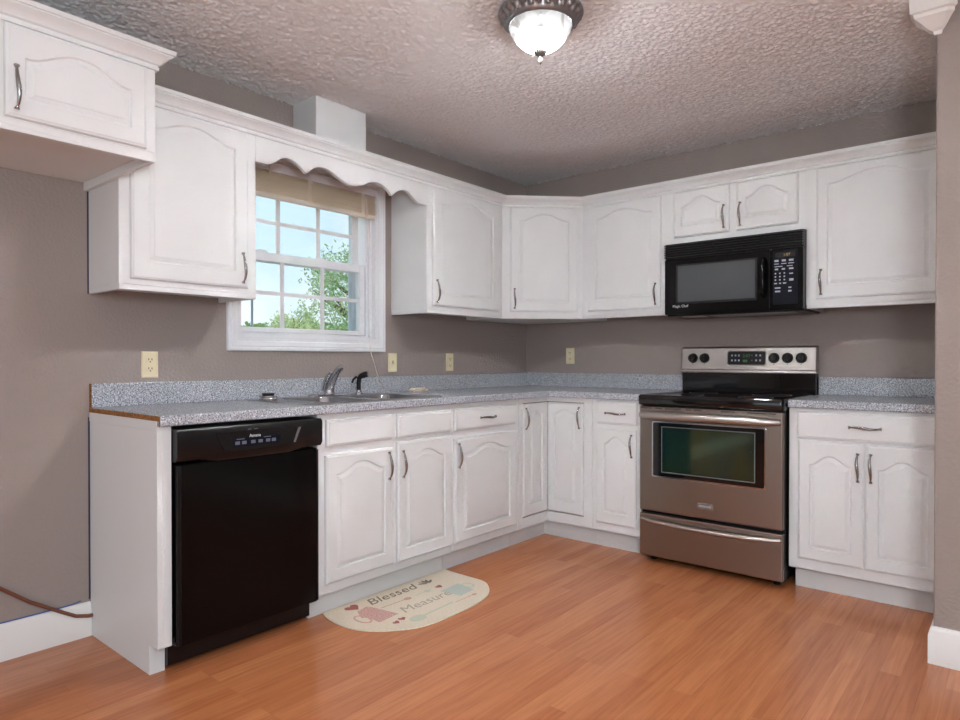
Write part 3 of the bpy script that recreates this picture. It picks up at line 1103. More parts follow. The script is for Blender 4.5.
fa = thing('faucet', 'chrome single lever faucet rising behind the sink', 'faucet', (0.105, -1.885, SZ))
b = MB()
b.loops([rrect(0.078, 0.134, -2.015, -1.765, 0.026, SZ + 0.0002), rrect(0.078, 0.134, -2.015, -1.765, 0.026, SZ + 0.006), rrect(0.084, 0.128, -2.009, -1.771, 0.022, SZ + 0.010)])
b.build('deck_plate', M['chrome'], fa, smooth=40)
b = MB(); b.lathe([(0.029, 0.009), (0.027, 0.015), (0.023, 0.030), (0.022, 0.060), (0.020, 0.066)], (0.105, -1.885, SZ), 24)
b.build('base', M['chrome'], fa, smooth=40)
b = MB()
b.tube([(0.100, -1.885, SZ + 0.020), (0.116, -1.884, SZ + 0.060), (0.142, -1.884, SZ + 0.098), (0.176, -1.886, SZ + 0.130), (0.200, -1.888, SZ + 0.146)], [0.024, 0.023, 0.020, 0.017, 0.0155], 16)
b.tube([(0.192, -1.887, SZ + 0.150), (0.206, -1.889, SZ + 0.137)], [0.012, 0.0125], 14)
b.build('spout', M['chrome'], fa, smooth=50)
b = MB()
b.tube([(0.096, -1.915, SZ + 0.022), (0.104, -1.913, SZ + 0.060), (0.120, -1.909, SZ + 0.095), (0.146, -1.904, SZ + 0.122)], [0.016, 0.0165, 0.013, 0.009], 12, 0.8)
b.build('lever', M['chrome'], fa, smooth=50)

sp = thing('side_sprayer', 'black hose sprayer standing in its chrome collar beside the faucet', 'sprayer', (0.105, -1.690, SZ))
b = MB(); b.lathe([(0.024, 0.0002), (0.023, 0.005), (0.016, 0.010), (0.014, 0.022)], (0.105, -1.690, SZ), 20)
b.build('collar', M['chrome'], sp, smooth=40)
b = MB()
b.tube([(0.105, -1.690, SZ + 0.018), (0.105, -1.690, SZ + 0.060), (0.108, -1.689, SZ + 0.086), (0.122, -1.682, SZ + 0.102)], [0.012, 0.0125, 0.0135, 0.015], 14)
b.build('body', M['black_soft'], sp, smooth=50)
b = MB(); b.tube([(0.118, -1.684, SZ + 0.098), (0.140, -1.668, SZ + 0.107), (0.148, -1.662, SZ + 0.108)], [0.015, 0.017, 0.014], 14)
b.build('spray_head', M['black_soft'], sp, smooth=50)
b = MB(); b.tube([(0.098, -1.698, SZ + 0.096), (0.086, -1.712, SZ + 0.078), (0.082, -1.716, SZ + 0.060)], [0.006, 0.006, 0.005], 8)
b.build('trigger', M['black_soft'], sp, smooth=50)

st = thing('sink_strainer', 'chrome sink strainer with a black top on the left end of the sink rim', 'strainer', (0.165, -2.318, SZ))
b = MB(); b.lathe([(0.040, 0.0002), (0.0415, 0.004), (0.038, 0.012), (0.042, 0.016), (0.041, 0.019), (0.028, 0.020)], (0.180, -2.2895, SZ), 28)
b.build('cup', M['chrome'], st, smooth=40)
b = MB(); b.lathe([(0.026, 0.0195), (0.029, 0.026), (0.028, 0.031), (0.010, 0.033)], (0.180, -2.2895, SZ), 24)
b.build('stopper', M['black_soft'], st, smooth=40)

b = MB()
bm = b.bm
bmesh.ops.create_icosphere(bm, subdivisions=4, radius=1.0)
for v in bm.verts:
    q = v.co.copy()
    nz = math.sin(q.x * 7 + q.y * 3) * 0.18 + math.sin(q.y * 11 - q.z * 6) * 0.14 + math.sin(q.z * 9 + q.x * 13) * 0.12
    q *= (1 + nz)
    v.co = (0.110 + q.x * 0.026, -1.235 + q.y * 0.060, CZ1 + 0.0005 + max(0.0, (q.z * 0.5 + 0.42)) * 0.026)
tag(b.build('crumpled_paper', M['crumple'], smooth=20), 'small crumpled cream paper lying on the worktop right of the sink', 'paper')

# ================================================================== DISHWASHER
dw = thing('dishwasher', 'glossy black built-in dishwasher under the left end of the worktop', 'dishwasher', (0.3, -2.63, 0))
D0, D1 = -2.930, -2.331
b = MB(); b.box(0.03, 0.555, D0, D1, 0.02, 0.862)
b.build('tub', M['black_soft'], dw, smooth=0)
b = MB(); b.box(0.5552, 0.622, D0 + 0.004, D1 - 0.004, 0.098, 0.742)
b.build('door', M['black'], dw, smooth=0, bevel=0.008, seg=3)
for (y0, y1) in ((D0 + 0.004, D0 + 0.019), (D1 - 0.012, D1 - 0.004)):
    b = MB(); b.box(0.6222, 0.6265, y0, y1, 0.105, 0.735)
    b.build('door_trim', M['black_soft'], dw, smooth=0, bevel=0.002)
b = MB()
# control fascia: bulges forward and droops in the middle
rings = []
for i in range(41):
    t_ = i / 40.0
    y = D0 - 0.002 + (D1 + 0.006 - D0 + 0.002) * t_
    s_ = 1 - abs(2 * t_ - 1)
    dr = 0.012 * min(1, max(0, (s_ - 0.30) / 0.18))
    xb = 0.640 + 0.006 * math.sin(PI * t_)
    rings.append([(0.5552, y, 0.745), (xb - 0.012, y, 0.752 - dr), (xb, y, 0.768 - dr), (xb, y, 0.852), (xb - 0.008, y, 0.864), (0.5552, y, 0.866)])
b.loops(rings)
fas = b.build('control_panel', M['black_soft'], dw, smooth=40)
FDW = Frame((0.6462, 0, 0), (0, 1, 0), (1, 0, 0))
b = MB()
b.prism([(-2.795, 0.842), (-2.442, 0.842), (-2.468, 0.778), (-2.50, 0.772), (-2.735, 0.772), (-2.765, 0.778)], lambda u, v: FDW(u, v, 0.0002), lambda u, v: FDW(u, v, 0.0022))
lens = b.build('display_lens', M['black_glass'], fas, smooth=0)
b = MB()
b.prism([(-2.735, 0.818), (-2.530, 0.818), (-2.535, 0.786), (-2.728, 0.786)], lambda u, v: FDW(u, v, 0.0023), lambda u, v: FDW(u, v, 0.0028))
b.build('keypad', M['gray_lcd'], fas, smooth=0)
b = MB()
b.prism([(-2.448, 0.838), (-2.436, 0.838), (-2.462, 0.780), (-2.470, 0.780)], lambda u, v: FDW(u, v, 0.0023), lambda u, v: FDW(u, v, 0.0040))
b.build('latch', M['bronze'], fas, smooth=0)
for k, uu in enumerate((-2.712, -2.685, -2.648, -2.617, -2.585, -2.560)):
    b = MB()
    b.fbox(FDW, uu - 0.009, uu + 0.009, 0.793, 0.805, 0.0029, 0.0034)
    b.build('button', M['print_dim'], fas, smooth=0)
text_on(FDW, 'Amana', -2.640, 0.822, 0.0029, 0.017, M['print_white'], fas, 'lettering')
for uu in (-2.700, -2.588):
    b = MB(); b.fbox(FDW, uu - 0.016, uu + 0.016, 0.8115, 0.8145, 0.0029, 0.0033)
    b.build('marking', M['print_dim'], fas, smooth=0)
b = MB(); b.fbox(FDW, -2.668, -2.655, 0.8455, 0.8480, -0.001, 0.0020); b.fbox(FDW, -2.642, -2.628, 0.8460, 0.8485, -0.001, 0.0020)
b.build('indicator', M['print_dim'], fas, smooth=0)
b = MB(); b.box(0.470, 0.486, D0 + 0.004, D1 - 0.004, 0.002, 0.098); b.box(0.486, 0.555, D0 + 0.004, D1 - 0.004, 0.090, 0.097)
b.build('toe_plate', M['black_soft'], dw, smooth=0)

# ================================================================== RANGE
rg = thing('electric_range', 'stainless and black electric range between the two worktops', 'range', (1.625, -0.34, 0))
R0, R1 = 1.2505, 1.9995
RF = -0.662
F0 = FB(0.0)                                           # n = -y
b = MB(); b.box(R0 + 0.001, R1 - 0.001, -0.620, -0.025, 0.032, 0.862)
b.build('body', M['black_soft'], rg, smooth=0, bevel=0.003)
for (xx, yy) in ((1.30, -0.58), (1.95, -0.58), (1.30, -0.10), (1.95, -0.10)):
    b = MB(); b.lathe([(0.017, 0.0), (0.018, 0.010), (0.011, 0.013), (0.010, 0.034)], (xx, yy, 0.0), 16)
    b.build('foot', M['black_soft'], rg)
# cooktop
b = MB()
b.loops([rrect(R0 - 0.002, R1 + 0.002, -0.672, -0.070, 0.016, 0.8625), rrect(R0 - 0.004, R1 + 0.004, -0.678, -0.068, 0.020, 0.874), rrect(R0 - 0.004, R1 + 0.004, -0.678, -0.068, 0.020, 0.908),
         rrect(R0 + 0.002, R1 - 0.002, -0.672, -0.070, 0.016, 0.918), rrect(R0 + 0.016, R1 - 0.016, -0.656, -0.078, 0.012, 0.9185), rrect(R0 + 0.024, R1 - 0.024, -0.648, -0.084, 0.010, 0.914)])
ck = b.build('cooktop', M['black_glass'], rg, smooth=40)
for (xx, yy, r_) in ((1.44, -0.50, 0.105), (1.82, -0.50, 0.085), (1.44, -0.22, 0.080), (1.82, -0.22, 0.100)):
    b = MB()
    rings = []
    for (rr, zz) in ((r_, 0.9141), (r_, 0.9144), (r_ - 0.004, 0.9144), (r_ - 0.004, 0.9141)):
        rings.append([(xx + rr * math.cos(2 * PI * k / 48), yy + rr * math.sin(2 * PI * k / 48), zz) for k in range(48)])
    rings.append(rings[0])
    b.loops(rings, False, False)
    b.build('burner_ring', M['print_dim'], ck, smooth=0)
# backguard
b = MB(); b.box(R0 - 0.004, R1 + 0.004, -0.066, -0.004, 0.862, 1.036)
b.build('backguard', M['black_glass'], rg, smooth=0, bevel=0.003)
b = MB()
b.prism([(0.004, 1.028), (0.078, 1.028), (0.082, 1.034), (0.080, 1.046), (0.072, 1.050), (0.062, 1.176), (0.050, 1.186), (0.004, 1.186)], lambda y_, z: Vector((R0 - 0.006, -y_, z)), lambda y_, z: Vector((R1 + 0.006, -y_, z)))
cp_ = b.build('control_panel', M['steel_light'], rg, smooth=25, bevel=0.002)
# sloping front plane of the panel
ang = math.atan2(0.010, 0.126)
class FS:
    pass
FP = Frame((0, -0.072, 1.050), (1, 0, 0), (0, -math.cos(ang), math.sin(ang)))
FP.v = Vector((0, math.sin(ang), math.cos(ang)))
for xx in (1.314, 1.386, 1.786, 1.858, 1.930):
    b = MB()
    b.lathe([(0.030, 0.0002), (0.029, 0.003), (0.0265, 0.005), (0.024, 0.022), (0.021, 0.025)], (xx, 0.068, 0), 28, F=FP)
    kb = b.build('knob', M['black_soft'], cp_, smooth=40)
    b = MB(); b.fbox(FP, xx - 0.004, xx + 0.004, 0.047, 0.090, 0.0245, 0.031)
    b.build('grip', M['black_soft'], kb, smooth=0, bevel=0.001)
    b = MB(); b.fbox(FP, xx - 0.003, xx + 0.003, 0.030, 0.034, 0.0002, 0.0007)
    b.build('marking', M['slot'], cp_, smooth=0)


def rr2(u0, u1, v0, v1, r_, k=5):
    return [(p_.x, p_.y) for p_ in rrect(u0, u1, v0, v1, r_, 0, k)]


def plate(F_, u0, u1, v0, v1, r_, n0, n1, name, material, parent, smooth=0, bevel=0.0):
    mb = MB()
    mb.prism(rr2(u0, u1, v0, v1, r_), lambda u, v: F_(u, v, n0), lambda u, v: F_(u, v, n1))
    return mb.build(name, material, parent, smooth=smooth, bevel=bevel)


plate(FP, 1.523, 1.745, 0.024, 0.112, 0.014, 0.0002, 0.003, 'display_bezel', M['chrome'], cp_)
ds = plate(FP, 1.528, 1.740, 0.029, 0.107, 0.012, 0.0031, 0.0042, 'display', M['black_soft'], cp_)
text_on(FP, '2:07', 1.636, 0.080, 0.0043, 0.026, M['green_led'], ds)
b = MB(); b.fbox(FP, 1.615, 1.640, 0.044, 0.058, 0.0043, 0.0047)
b.build('indicator', M['green_led'], ds, smooth=0)
for uu in (1.552, 1.572, 1.592, 1.690, 1.712):
    for vv_ in (0.054, 0.083):
        b = MB(); b.fbox(FP, uu - 0.0045, uu + 0.0045, vv_ - 0.005, vv_ + 0.005, 0.0043, 0.0047)
        b.build('button', M['print'], ds, smooth=0)
for uu in (1.666,):
    for vv_ in (0.054, 0.083):
        b = MB(); b.fbox(FP, uu - 0.003, uu + 0.003, vv_ - 0.003, vv_ + 0.003, 0.0043, 0.0047)
        b.build('button', M['print_dim'], ds, smooth=0)

# oven door
b = MB(); b.box(R0 + 0.003, R1 - 0.003, RF, -0.6205, 0.284, 0.856)
od = b.build('oven_door', M['stainless'], rg, smooth=0, bevel=0.007, seg=3)
FR = FB(RF)
for (u0, u1) in ((1.262, 1.325), (1.345, 1.385), (1.400, 1.490), (1.515, 1.545), (1.560, 1.600), (1.700, 1.770), (1.830, 1.965)):
    b = MB(); b.fbox(FR, u0, u1, 0.8425, 0.8475, 0.0001, 0.0012)
    b.build('vent_slot', M['slot'], od, smooth=0)
plate(FR, 1.326, 1.921, 0.472, 0.776, 0.012, 0.0001, 0.0022, 'glass_trim', M['chrome'], od, bevel=0.0008)
gd = plate(FR, 1.334, 1.913, 0.480, 0.769, 0.008, 0.0023, 0.0040, 'door_glass', M['black_glass'], od)
plate(FR, 1.386, 1.866, 0.505, 0.746, 0.006, 0.0041, 0.0050, 'oven_window', M['oven_glass'], gd)
b = MB()
rings = []
for (a, c_) in ((0.0, 0.0041), (0.0, 0.0054), (0.0045, 0.0054), (0.0045, 0.0041)):
    rings.append([FR(1.382 + a, 0.501 + a, c_), FR(1.870 - a, 0.501 + a, c_), FR(1.870 - a, 0.750 - a, c_), FR(1.382 + a, 0.750 - a, c_)])
rings.append(rings[0])
b.loops(rings, False, False)
b.build('window_border', M['border'], gd, smooth=0)


def bow_handle(u0, u1, z, drop, out, name, parent, rmax):
    mb = MB()
    pts, rad = [], []
    for k in range(31):
        t_ = k / 30.0
        e_ = abs(2 * t_ - 1)
        pts.append(FR(u0 + (u1 - u0) * t_, z - drop * (1 - e_ ** 2), 0.006 + out * (1 - e_ ** 6)))
        rad.append(rmax * (0.65 + 0.35 * (1 - e_ ** 5)))
    mb.tube(pts, rad, 14)
    return mb.build(name, M['steel_light'], parent, smooth=50)


bow_handle(1.264, 1.984, 0.806, -0.002, 0.036, 'handle', od, 0.0245)
em = plate(FR, 1.578, 1.664, 0.334, 0.366, 0.003, 0.0001, 0.004, 'emblem', M['chrome'], od, bevel=0.0008)
plate(FR, 1.582, 1.660, 0.3375, 0.3625, 0.002, 0.0041, 0.0044, 'emblem_field', M['bronze'], em)
text_on(FR, 'FRIGIDAIRE', 1.621, 0.350, 0.0045, 0.0130, M['print_white'], em)
# storage drawer
b = MB(); b.box(R0 + 0.003, R1 - 0.003, RF, -0.6205, 0.036, 0.268)
dr_ = b.build('storage_drawer', M['stainless'], rg, smooth=0, bevel=0.006, seg=3)
bow_handle(1.268, 1.988, 0.238, 0.012, 0.020, 'handle', dr_, 0.0135)

# ================================================================== MICROWAVE
mw = thing('microwave', 'black over-the-range microwave hung under the short cabinet', 'microwave', (1.635, 0, 1.365))
W0, W1, MZ0, MZ1 = 1.2595, 2.0085, 1.368, 1.785
b = MB(); b.box(W0 + 0.001, W1 - 0.001, -0.318, -0.001, MZ0 - 0.006, MZ1 - 0.0005)
b.build('body', M['black_soft'], mw, smooth=0, bevel=0.002)
FM = FB(-0.3185)
gq = plate(FM, W0, W1, 1.692, 1.781, 0.004, 0.0, 0.026, 'vent_grille', M['black_soft'], mw)
for k in range(6):
    z = 1.700 + k * 0.0135
    b = MB()
    b.prism([(0.0265, z), (0.046, z - 0.001), (0.048, z + 0.001), (0.044, z + 0.0065), (0.0265, z + 0.009)], lambda n_, v: FM(W0 + 0.001, v, n_), lambda n_, v: FM(W1 - 0.001, v, n_))
    b.build('louver', M['louver'], gq, smooth=0)
dm = plate(FM, W0, 1.8495, MZ0, 1.690, 0.010, 0.0, 0.040, 'door', M['black'], mw, bevel=0.005)
plate(FM, 1.328, 1.782, 1.427, 1.656, 0.006, 0.0402, 0.0412, 'window_frame', M['black_soft'], dm)
plate(FM, 1.340, 1.772, 1.440, 1.646, 0.004, 0.0413, 0.0420, 'window', M['mw_window'], dm)
b = MB()
b.tube([FM(1.818, 1.446, 0.041), FM(1.818, 1.456, 0.060), FM(1.818, 1.480, 0.068), FM(1.818, 1.610, 0.068), FM(1.818, 1.632, 0.060), FM(1.818, 1.642, 0.041)], [0.010, 0.011, 0.0115, 0.0115, 0.011, 0.010], 14)
b.build('handle', M['black'], dm, smooth=50)
text_on(FM, 'Magic Chef', 1.356, 1.416, 0.0404, 0.0205, M['print_white'], dm, wid=1.0)
pm = plate(FM, 1.8515, W1, MZ0, 1.690, 0.008, 0.0, 0.040, 'control_panel', M['black'], mw, bevel=0.004)
pk = plate(FM, 1.862, 1.984, 1.398, 1.682, 0.005, 0.0402, 0.0410, 'keypad', M['gray_lcd'], pm)
plate(FM, 1.874, 1.972, 1.642, 1.668, 0.002, 0.0411, 0.0415, 'display', M['black_glass'], pk)
text_on(FM, '1:07', 1.930, 1.655, 0.0417, 0.020, M['amber_led'], pk)
rows = [(1.626, (1.880, 1.916, 1.952), (0.010, 0.010, 0.011), 0.005), (1.610, (1.880, 1.916, 1.952), (0.011, 0.013, 0.014), 0.002), (1.596, (1.890, 1.945), (0.020, 0.014), 0.0018),
        (1.582, (1.880, 1.914, 1.952), (0.008, 0.008, 0.011), 0.004)]
for z in (1.560, 1.543, 1.526):
    rows.append((z, (1.875, 1.897, 1.919), (0.0035, 0.0035, 0.0035), 0.0035))
rows += [(1.556, (1.952,), (0.009,), 0.003), (1.524, (1.953,), (0.010,), 0.006), (1.508, (1.876, 1.898, 1.920), (0.007, 0.005, 0.008), 0.003), (1.484, (1.886, 1.946), (0.014, 0.007), 0.003), (1.466, (1.886, 1.946), (0.013, 0.008), 0.004)]
for (z, us, hw, hh) in rows:
    for uu, w_ in zip(us, hw):
        b = MB(); b.fbox(FM, uu - w_, uu + w_, z - hh, z + hh, 0.0411, 0.0414)
        b.build('button', M['print'], pk, smooth=0)
b = MB(); b.box(1.34, 1.46, -0.29, -0.20, MZ0 - 0.010, MZ0 - 0.0065)
b.build('task_light', M['blind'], mw, smooth=0)
b = MB(); b.box(1.50, 1.95, -0.29, -0.10, MZ0 - 0.009, MZ0 - 0.0065)
b.build('filter', M['bronze'], mw, smooth=0)

# ================================================================== OUTLETS
def wall_plate(F_, u, z, kind, label):
    t_ = thing('wall_outlet' if kind != 'switch' else 'light_switch', label, 'outlet' if kind != 'switch' else 'switch', F_(u, z, 0))
    mb = MB()
    mb.loops([[F_(u + a * 0.0345, z + c_ * 0.057, 0.0005) for a, c_ in ((-1, -1), (1, -1), (1, 1), (-1, 1))],
              [F_(u + a * 0.0345, z + c_ * 0.057, 0.003) for a, c_ in ((-1, -1), (1, -1), (1, 1), (-1, 1))],
              [F_(u + a * 0.031, z + c_ * 0.0535, 0.006) for a, c_ in ((-1, -1), (1, -1), (1, 1), (-1, 1))]])
    mb.build('plate', M['ivory'], t_, smooth=0)
    if kind == 'duplex':
        for dz in (-0.0195, 0.0195):
            mb = MB()
            poly = []
            for k in range(24):
                a = 2 * PI * k / 24
                poly.append((u + 0.017 * math.cos(a), z + dz + max(-0.0125, min(0.0125, 0.017 * math.sin(a)))))
            mb.prism(poly, lambda a, c_: F_(a, c_, 0.0062), lambda a, c_: F_(a, c_, 0.0080))
            rc = mb.build('receptacle', M['ivory'], t_, smooth=0)
            for (du, dv, hw, hh) in ((-0.0065, 0.0035, 0.0015, 0.0045), (0.0065, 0.0035, 0.0015, 0.0045), (0.0, -0.007, 0.0025, 0.0025)):
                mb = MB(); mb.fbox(F_, u + du - hw, u + du + hw, z + dz + dv - hh, z + dz + dv + hh, 0.0081, 0.0085)
                mb.build('slot', M['slot'], rc, smooth=0)
    elif kind == 'gfci':
        mb = MB(); mb.fbox(F_, u - 0.0165, u + 0.0165, z - 0.0335, z + 0.0335, 0.0062, 0.0080)
        rc = mb.build('receptacle', M['ivory'], t_, smooth=0)
        for dz in (-0.021, 0.021):
            for (du, dv, hw, hh) in ((-0.0065, 0.0025, 0.0015, 0.0045), (0.0065, 0.0025, 0.0015, 0.0045), (0.0, -0.007, 0.0025, 0.0025)):
                mb = MB(); mb.fbox(F_, u + du - hw, u + du + hw, z + dz + dv - hh, z + dz + dv + hh, 0.0081, 0.0085)
                mb.build('slot', M['slot'], rc, smooth=0)
        for dz in (-0.005, 0.005):
            mb = MB(); mb.fbox(F_, u - 0.008, u + 0.008, z + dz - 0.0035, z + dz + 0.0035, 0.0081, 0.0092)
            mb.build('button', M['ivory'], rc, smooth=0)
    else:
        mb = MB()
        mb.loops([[F_(u + a * 0.005, z + c_ * 0.011, 0.0062) for a, c_ in ((-1, -1), (1, -1), (1, 1), (-1, 1))],
                  [F_(u + a * 0.004, z + 0.004 + c_ * 0.004, 0.016) for a, c_ in ((-1, -1), (1, -1), (1, 1), (-1, 1))]])
        mb.build('toggle', M['ivory'], t_, smooth=0)
    return t_


WL = FL(0.0); WB = FB(0.0)
wall_plate(WL, -2.749, 1.087, 'duplex', 'ivory duplex outlet on the wall above the dishwasher')
wall_plate(WL, -1.350, 1.091, 'switch', 'ivory light switch plate just right of the window')
wall_plate(WL, -0.849, 1.091, 'gfci', 'ivory outlet on the window wall between the switch and the corner')
wall_plate(WB, 0.390, 1.135, 'gfci', 'ivory outlet on the range wall near the corner')

# ================================================================== CABLE
b = MB()
b.tube([(0.010, -3.95, 0.60), (0.010, -3.70, 0.475), (0.010, -3.45, 0.345), (0.010, -3.29, 0.271), (0.010, -3.198, 0.195), (0.014, -3.10, 0.131), (0.023, -3.045, 0.098), (0.024, -3.00, 0.086), (0.024, -2.9855, 0.085)], 0.0068, 10)
tag(b.build('electric_cable', M['cable'], smooth=50), 'brown cable sagging along the left wall into the end panel', 'cable')

# ================================================================== CEILING LIGHT
LX, LY = 1.496, -1.973
cl = thing('ceiling_light', 'flush ceiling light with ornate pewter rim and lit alabaster bowl', 'ceiling light', (LX, LY, H))
b = MB()
seg = 180
rings = []
prof = [(0.118, H - 0.0005, 0), (0.126, H - 0.010, 0), (0.150, H - 0.014, 0), (0.158, H - 0.020, 0.0), (0.159, H - 0.026, 0.0), (0.154, H - 0.033, 0.2), (0.149, H - 0.038, 1.0), (0.144, H - 0.043, 1.0), (0.139, H - 0.048, 1.0), (0.134, H - 0.053, 0.2), (0.132, H - 0.056, 0), (0.129, H - 0.063, 0), (0.123, H - 0.068, 0), (0.117, H - 0.068, 0), (0.114, H - 0.060, 0)]
for pi_, (r_, z, am) in enumerate(prof):
    ring = []
    for k in range(seg):
        a = 2 * PI * k / seg
        dsp = am * 0.0045 * (math.sin(a * 30) + 0.6 * math.sin(a * 15 + pi_ * 1.6))
        ring.append(Vector((LX + (r_ + dsp * 0.6) * math.cos(a), LY + (r_ + dsp * 0.6) * math.sin(a), z - dsp)))
    rings.append(ring)
b.loops(rings, True, False)
b.build('rim', M['bronze'], cl, smooth=40)
b = MB()
b.lathe([(0.115, H - 0.066), (0.117, H - 0.072), (0.112, H - 0.086), (0.100, H - 0.108), (0.080, H - 0.130), (0.055, H - 0.148), (0.030, H - 0.160), (0.018, H - 0.164)], (LX, LY, 0), 64, cap0=False)
b.build('glass_bowl', M['lamp_glass'], cl, smooth=60)
b = MB()
b.lathe([(0.026, H - 0.158), (0.027, H - 0.163), (0.020, H - 0.172), (0.009, H - 0.178), (0.006, H - 0.184), (0.008, H - 0.189), (0.0085, H - 0.194), (0.005, H - 0.203), (0.002, H - 0.209)], (LX, LY, 0), 24)
b.build('finial', M['finial'], cl, smooth=50)

# ================================================================== FLOOR MAT
fm = thing('floor_mat', 'cream half-oval kitchen mat printed with hearts and lettering, lying before the sink', 'mat', (0.75, -1.87, 0))


def catmull(pts, sub=8):
    out = []
    for i in range(len(pts) - 1):
        p0 = Vector(pts[max(i - 1, 0)]); p1 = Vector(pts[i]); p2 = Vector(pts[i + 1]); p3 = Vector(pts[min(i + 2, len(pts) - 1)])
        for k in range(sub):
            t_ = k / sub
            out.append(0.5 * ((2 * p1) + (p2 - p0) * t_ + (2 * p0 - 5 * p1 + 4 * p2 - p3) * t_ ** 2 + (3 * p1 - p0 - 3 * p2 + p3) * t_ ** 3))
    out.append(Vector(pts[-1]))
    return out


edge = catmull([(0.5385, -2.255), (0.640, -2.283), (0.759, -2.282), (0.850, -2.245), (0.918, -2.180), (0.970, -2.100), (0.992, -2.000), (0.993, -1.880), (0.990, -1.770), (0.968, -1.650), (0.915, -1.560), (0.830, -1.492), (0.720, -1.484), (0.620, -1.483), (0.5385, -1.477)], 5)
poly = [(q.x, q.y) for q in edge]
b = MB(); b.prism(poly, lambda x_, y_: Vector((x_, y_, 0.0003)), lambda x_, y_: Vector((x_, y_, 0.006)))
b.build('pad', M['mat_base'], fm, smooth=0, bevel=0.002)
FMat = Frame((0, 0, 0.0061), (0, 1, 0), (0, 0, 1))
FMat.v = Vector((-1, 0, 0))                       # reading direction along +Y, letters' tops towards the cabinets


def mprint(poly_, name, material, k0=0.0, k1=0.0004):
    mb = MB()
    mb.prism(poly_, lambda u, v: FMat(u, v, k0), lambda u, v: FMat(u, v, k1))
    return mb.build(name, material, fm, smooth=0)


def heart(u, v, s_, tilt=0.0):
    out = []
    for k in range(28):
        t_ = 2 * PI * k / 28
        hx = 16 * math.sin(t_) ** 3 / 16.0
        hy = (13 * math.cos(t_) - 5 * math.cos(2 * t_) - 2 * math.cos(3 * t_) - math.cos(4 * t_)) / 16.0
        out.append((u + s_ * (hx * math.cos(tilt) - hy * math.sin(tilt)), v + s_ * (hx * math.sin(tilt) + hy * math.cos(tilt))))
    return out


def blob(u, v, ru, rv, tilt=0.0, k_=20):
    return [(u + ru * math.cos(2 * PI * k / k_) * math.cos(tilt) - rv * math.sin(2 * PI * k / k_) * math.sin(tilt), v + ru * math.cos(2 * PI * k / k_) * math.sin(tilt) + rv * math.sin(2 * PI * k / k_) * math.cos(tilt)) for k in range(k_)]


text_on(FMat, 'Blessed', -1.905, -0.612, 0.0, 0.094, M['ink_brown'], fm, wid=1.05, shear=0.35)
text_on(FMat, 'Measure', -1.865, -0.795, 0.0, 0.090, M['ink_grey'], fm, wid=1.0, shear=0.3)
mprint(heart(-2.135, -0.600, 0.036, 0.15), 'printed_heart', M['ink_red'])
mprint([(-2.150, -0.650), (-2.085, -0.635), (-2.075, -0.66), (-2.050, -0.805), (-2.165, -0.815), (-2.165, -0.74), (-2.185, -0.72)], 'printed_cup', M['ink_rose'])
ring_o = blob(-2.190, -0.735, 0.030, 0.052); ring_i = blob(-2.190, -0.735, 0.021, 0.042)
b = MB(); b.loops([[FMat(u, v, 0.0) for u, v in ring_o], [FMat(u, v, 0.0004) for u, v in ring_o], [FMat(u, v, 0.0004) for u, v in ring_i], [FMat(u, v, 0.0) for u, v in ring_i]], False, False)
b.build('printed_cup_handle', M['ink_rose'], fm, smooth=0)
mprint([(-1.735, -0.755), (-1.600, -0.745), (-1.612, -0.862), (-1.715, -0.868)], 'printed_measuring_cup', M['ink_teal'])
ring_o = blob(-1.585, -0.800, 0.028, 0.036); ring_i = blob(-1.585, -0.800, 0.020, 0.028)
b = MB(); b.loops([[FMat(u, v, 0.0) for u, v in ring_o], [FMat(u, v, 0.0004) for u, v in ring_o], [FMat(u, v, 0.0004) for u, v in ring_i], [FMat(u, v, 0.0) for u, v in ring_i]], False, False)
b.build('printed_cup_handle', M['ink_teal'], fm, smooth=0)
mprint(heart(-1.690, -0.705, 0.020, 0.2), 'printed_heart', M['ink_red'])
mprint(heart(-2.120, -0.868, 0.017, 0.2), 'printed_heart', M['ink_red'])
mprint(heart(-2.078, -0.858, 0.018, -0.2), 'printed_heart', M['ink_red'])
for k, a in enumerate((2.5, 2.0, 1.55, 1.1, 0.6)):
    mprint(blob(-1.690 + 0.032 * math.cos(a), -0.640 + 0.036 * math.sin(a), 0.024, 0.0075, a), 'printed_leaf', M['ink_brown'] if k != 1 else M['ink_grey'])


def spoon(u0, v0, u1, v1, w_, material):
    a = math.atan2(v1 - v0, u1 - u0)
    mprint(blob(u0, v0, w_ * 1.5, w_, a), 'printed_spoon_bowl', material)
    du, dv = -math.sin(a) * w_ * 0.22, math.cos(a) * w_ * 0.22
    mprint([(u0 - du, v0 - dv), (u1 - du, v1 - dv), (u1 + du, v1 + dv), (u0 + du, v0 + dv)], 'printed_spoon_handle', material, 0.0005, 0.0008)


spoon(-1.900, -0.705, -2.055, -0.700, 0.015, M['ink_rose'])
spoon(-1.770, -0.705, -1.855, -0.705, 0.014, M['ink_sage'])
spoon(-2.030, -0.905, -1.800, -0.895, 0.030, M['ink_sage'])
spoon(-1.660, -0.905, -1.790, -0.905, 0.010, M['ink_rose'])

# ================================================================== OUTSIDE
b = MB(); b.box(-70, -0.16, -45, 60, -0.7, -0.6)
struct(b.build('ground', M['grass'], smooth=0))


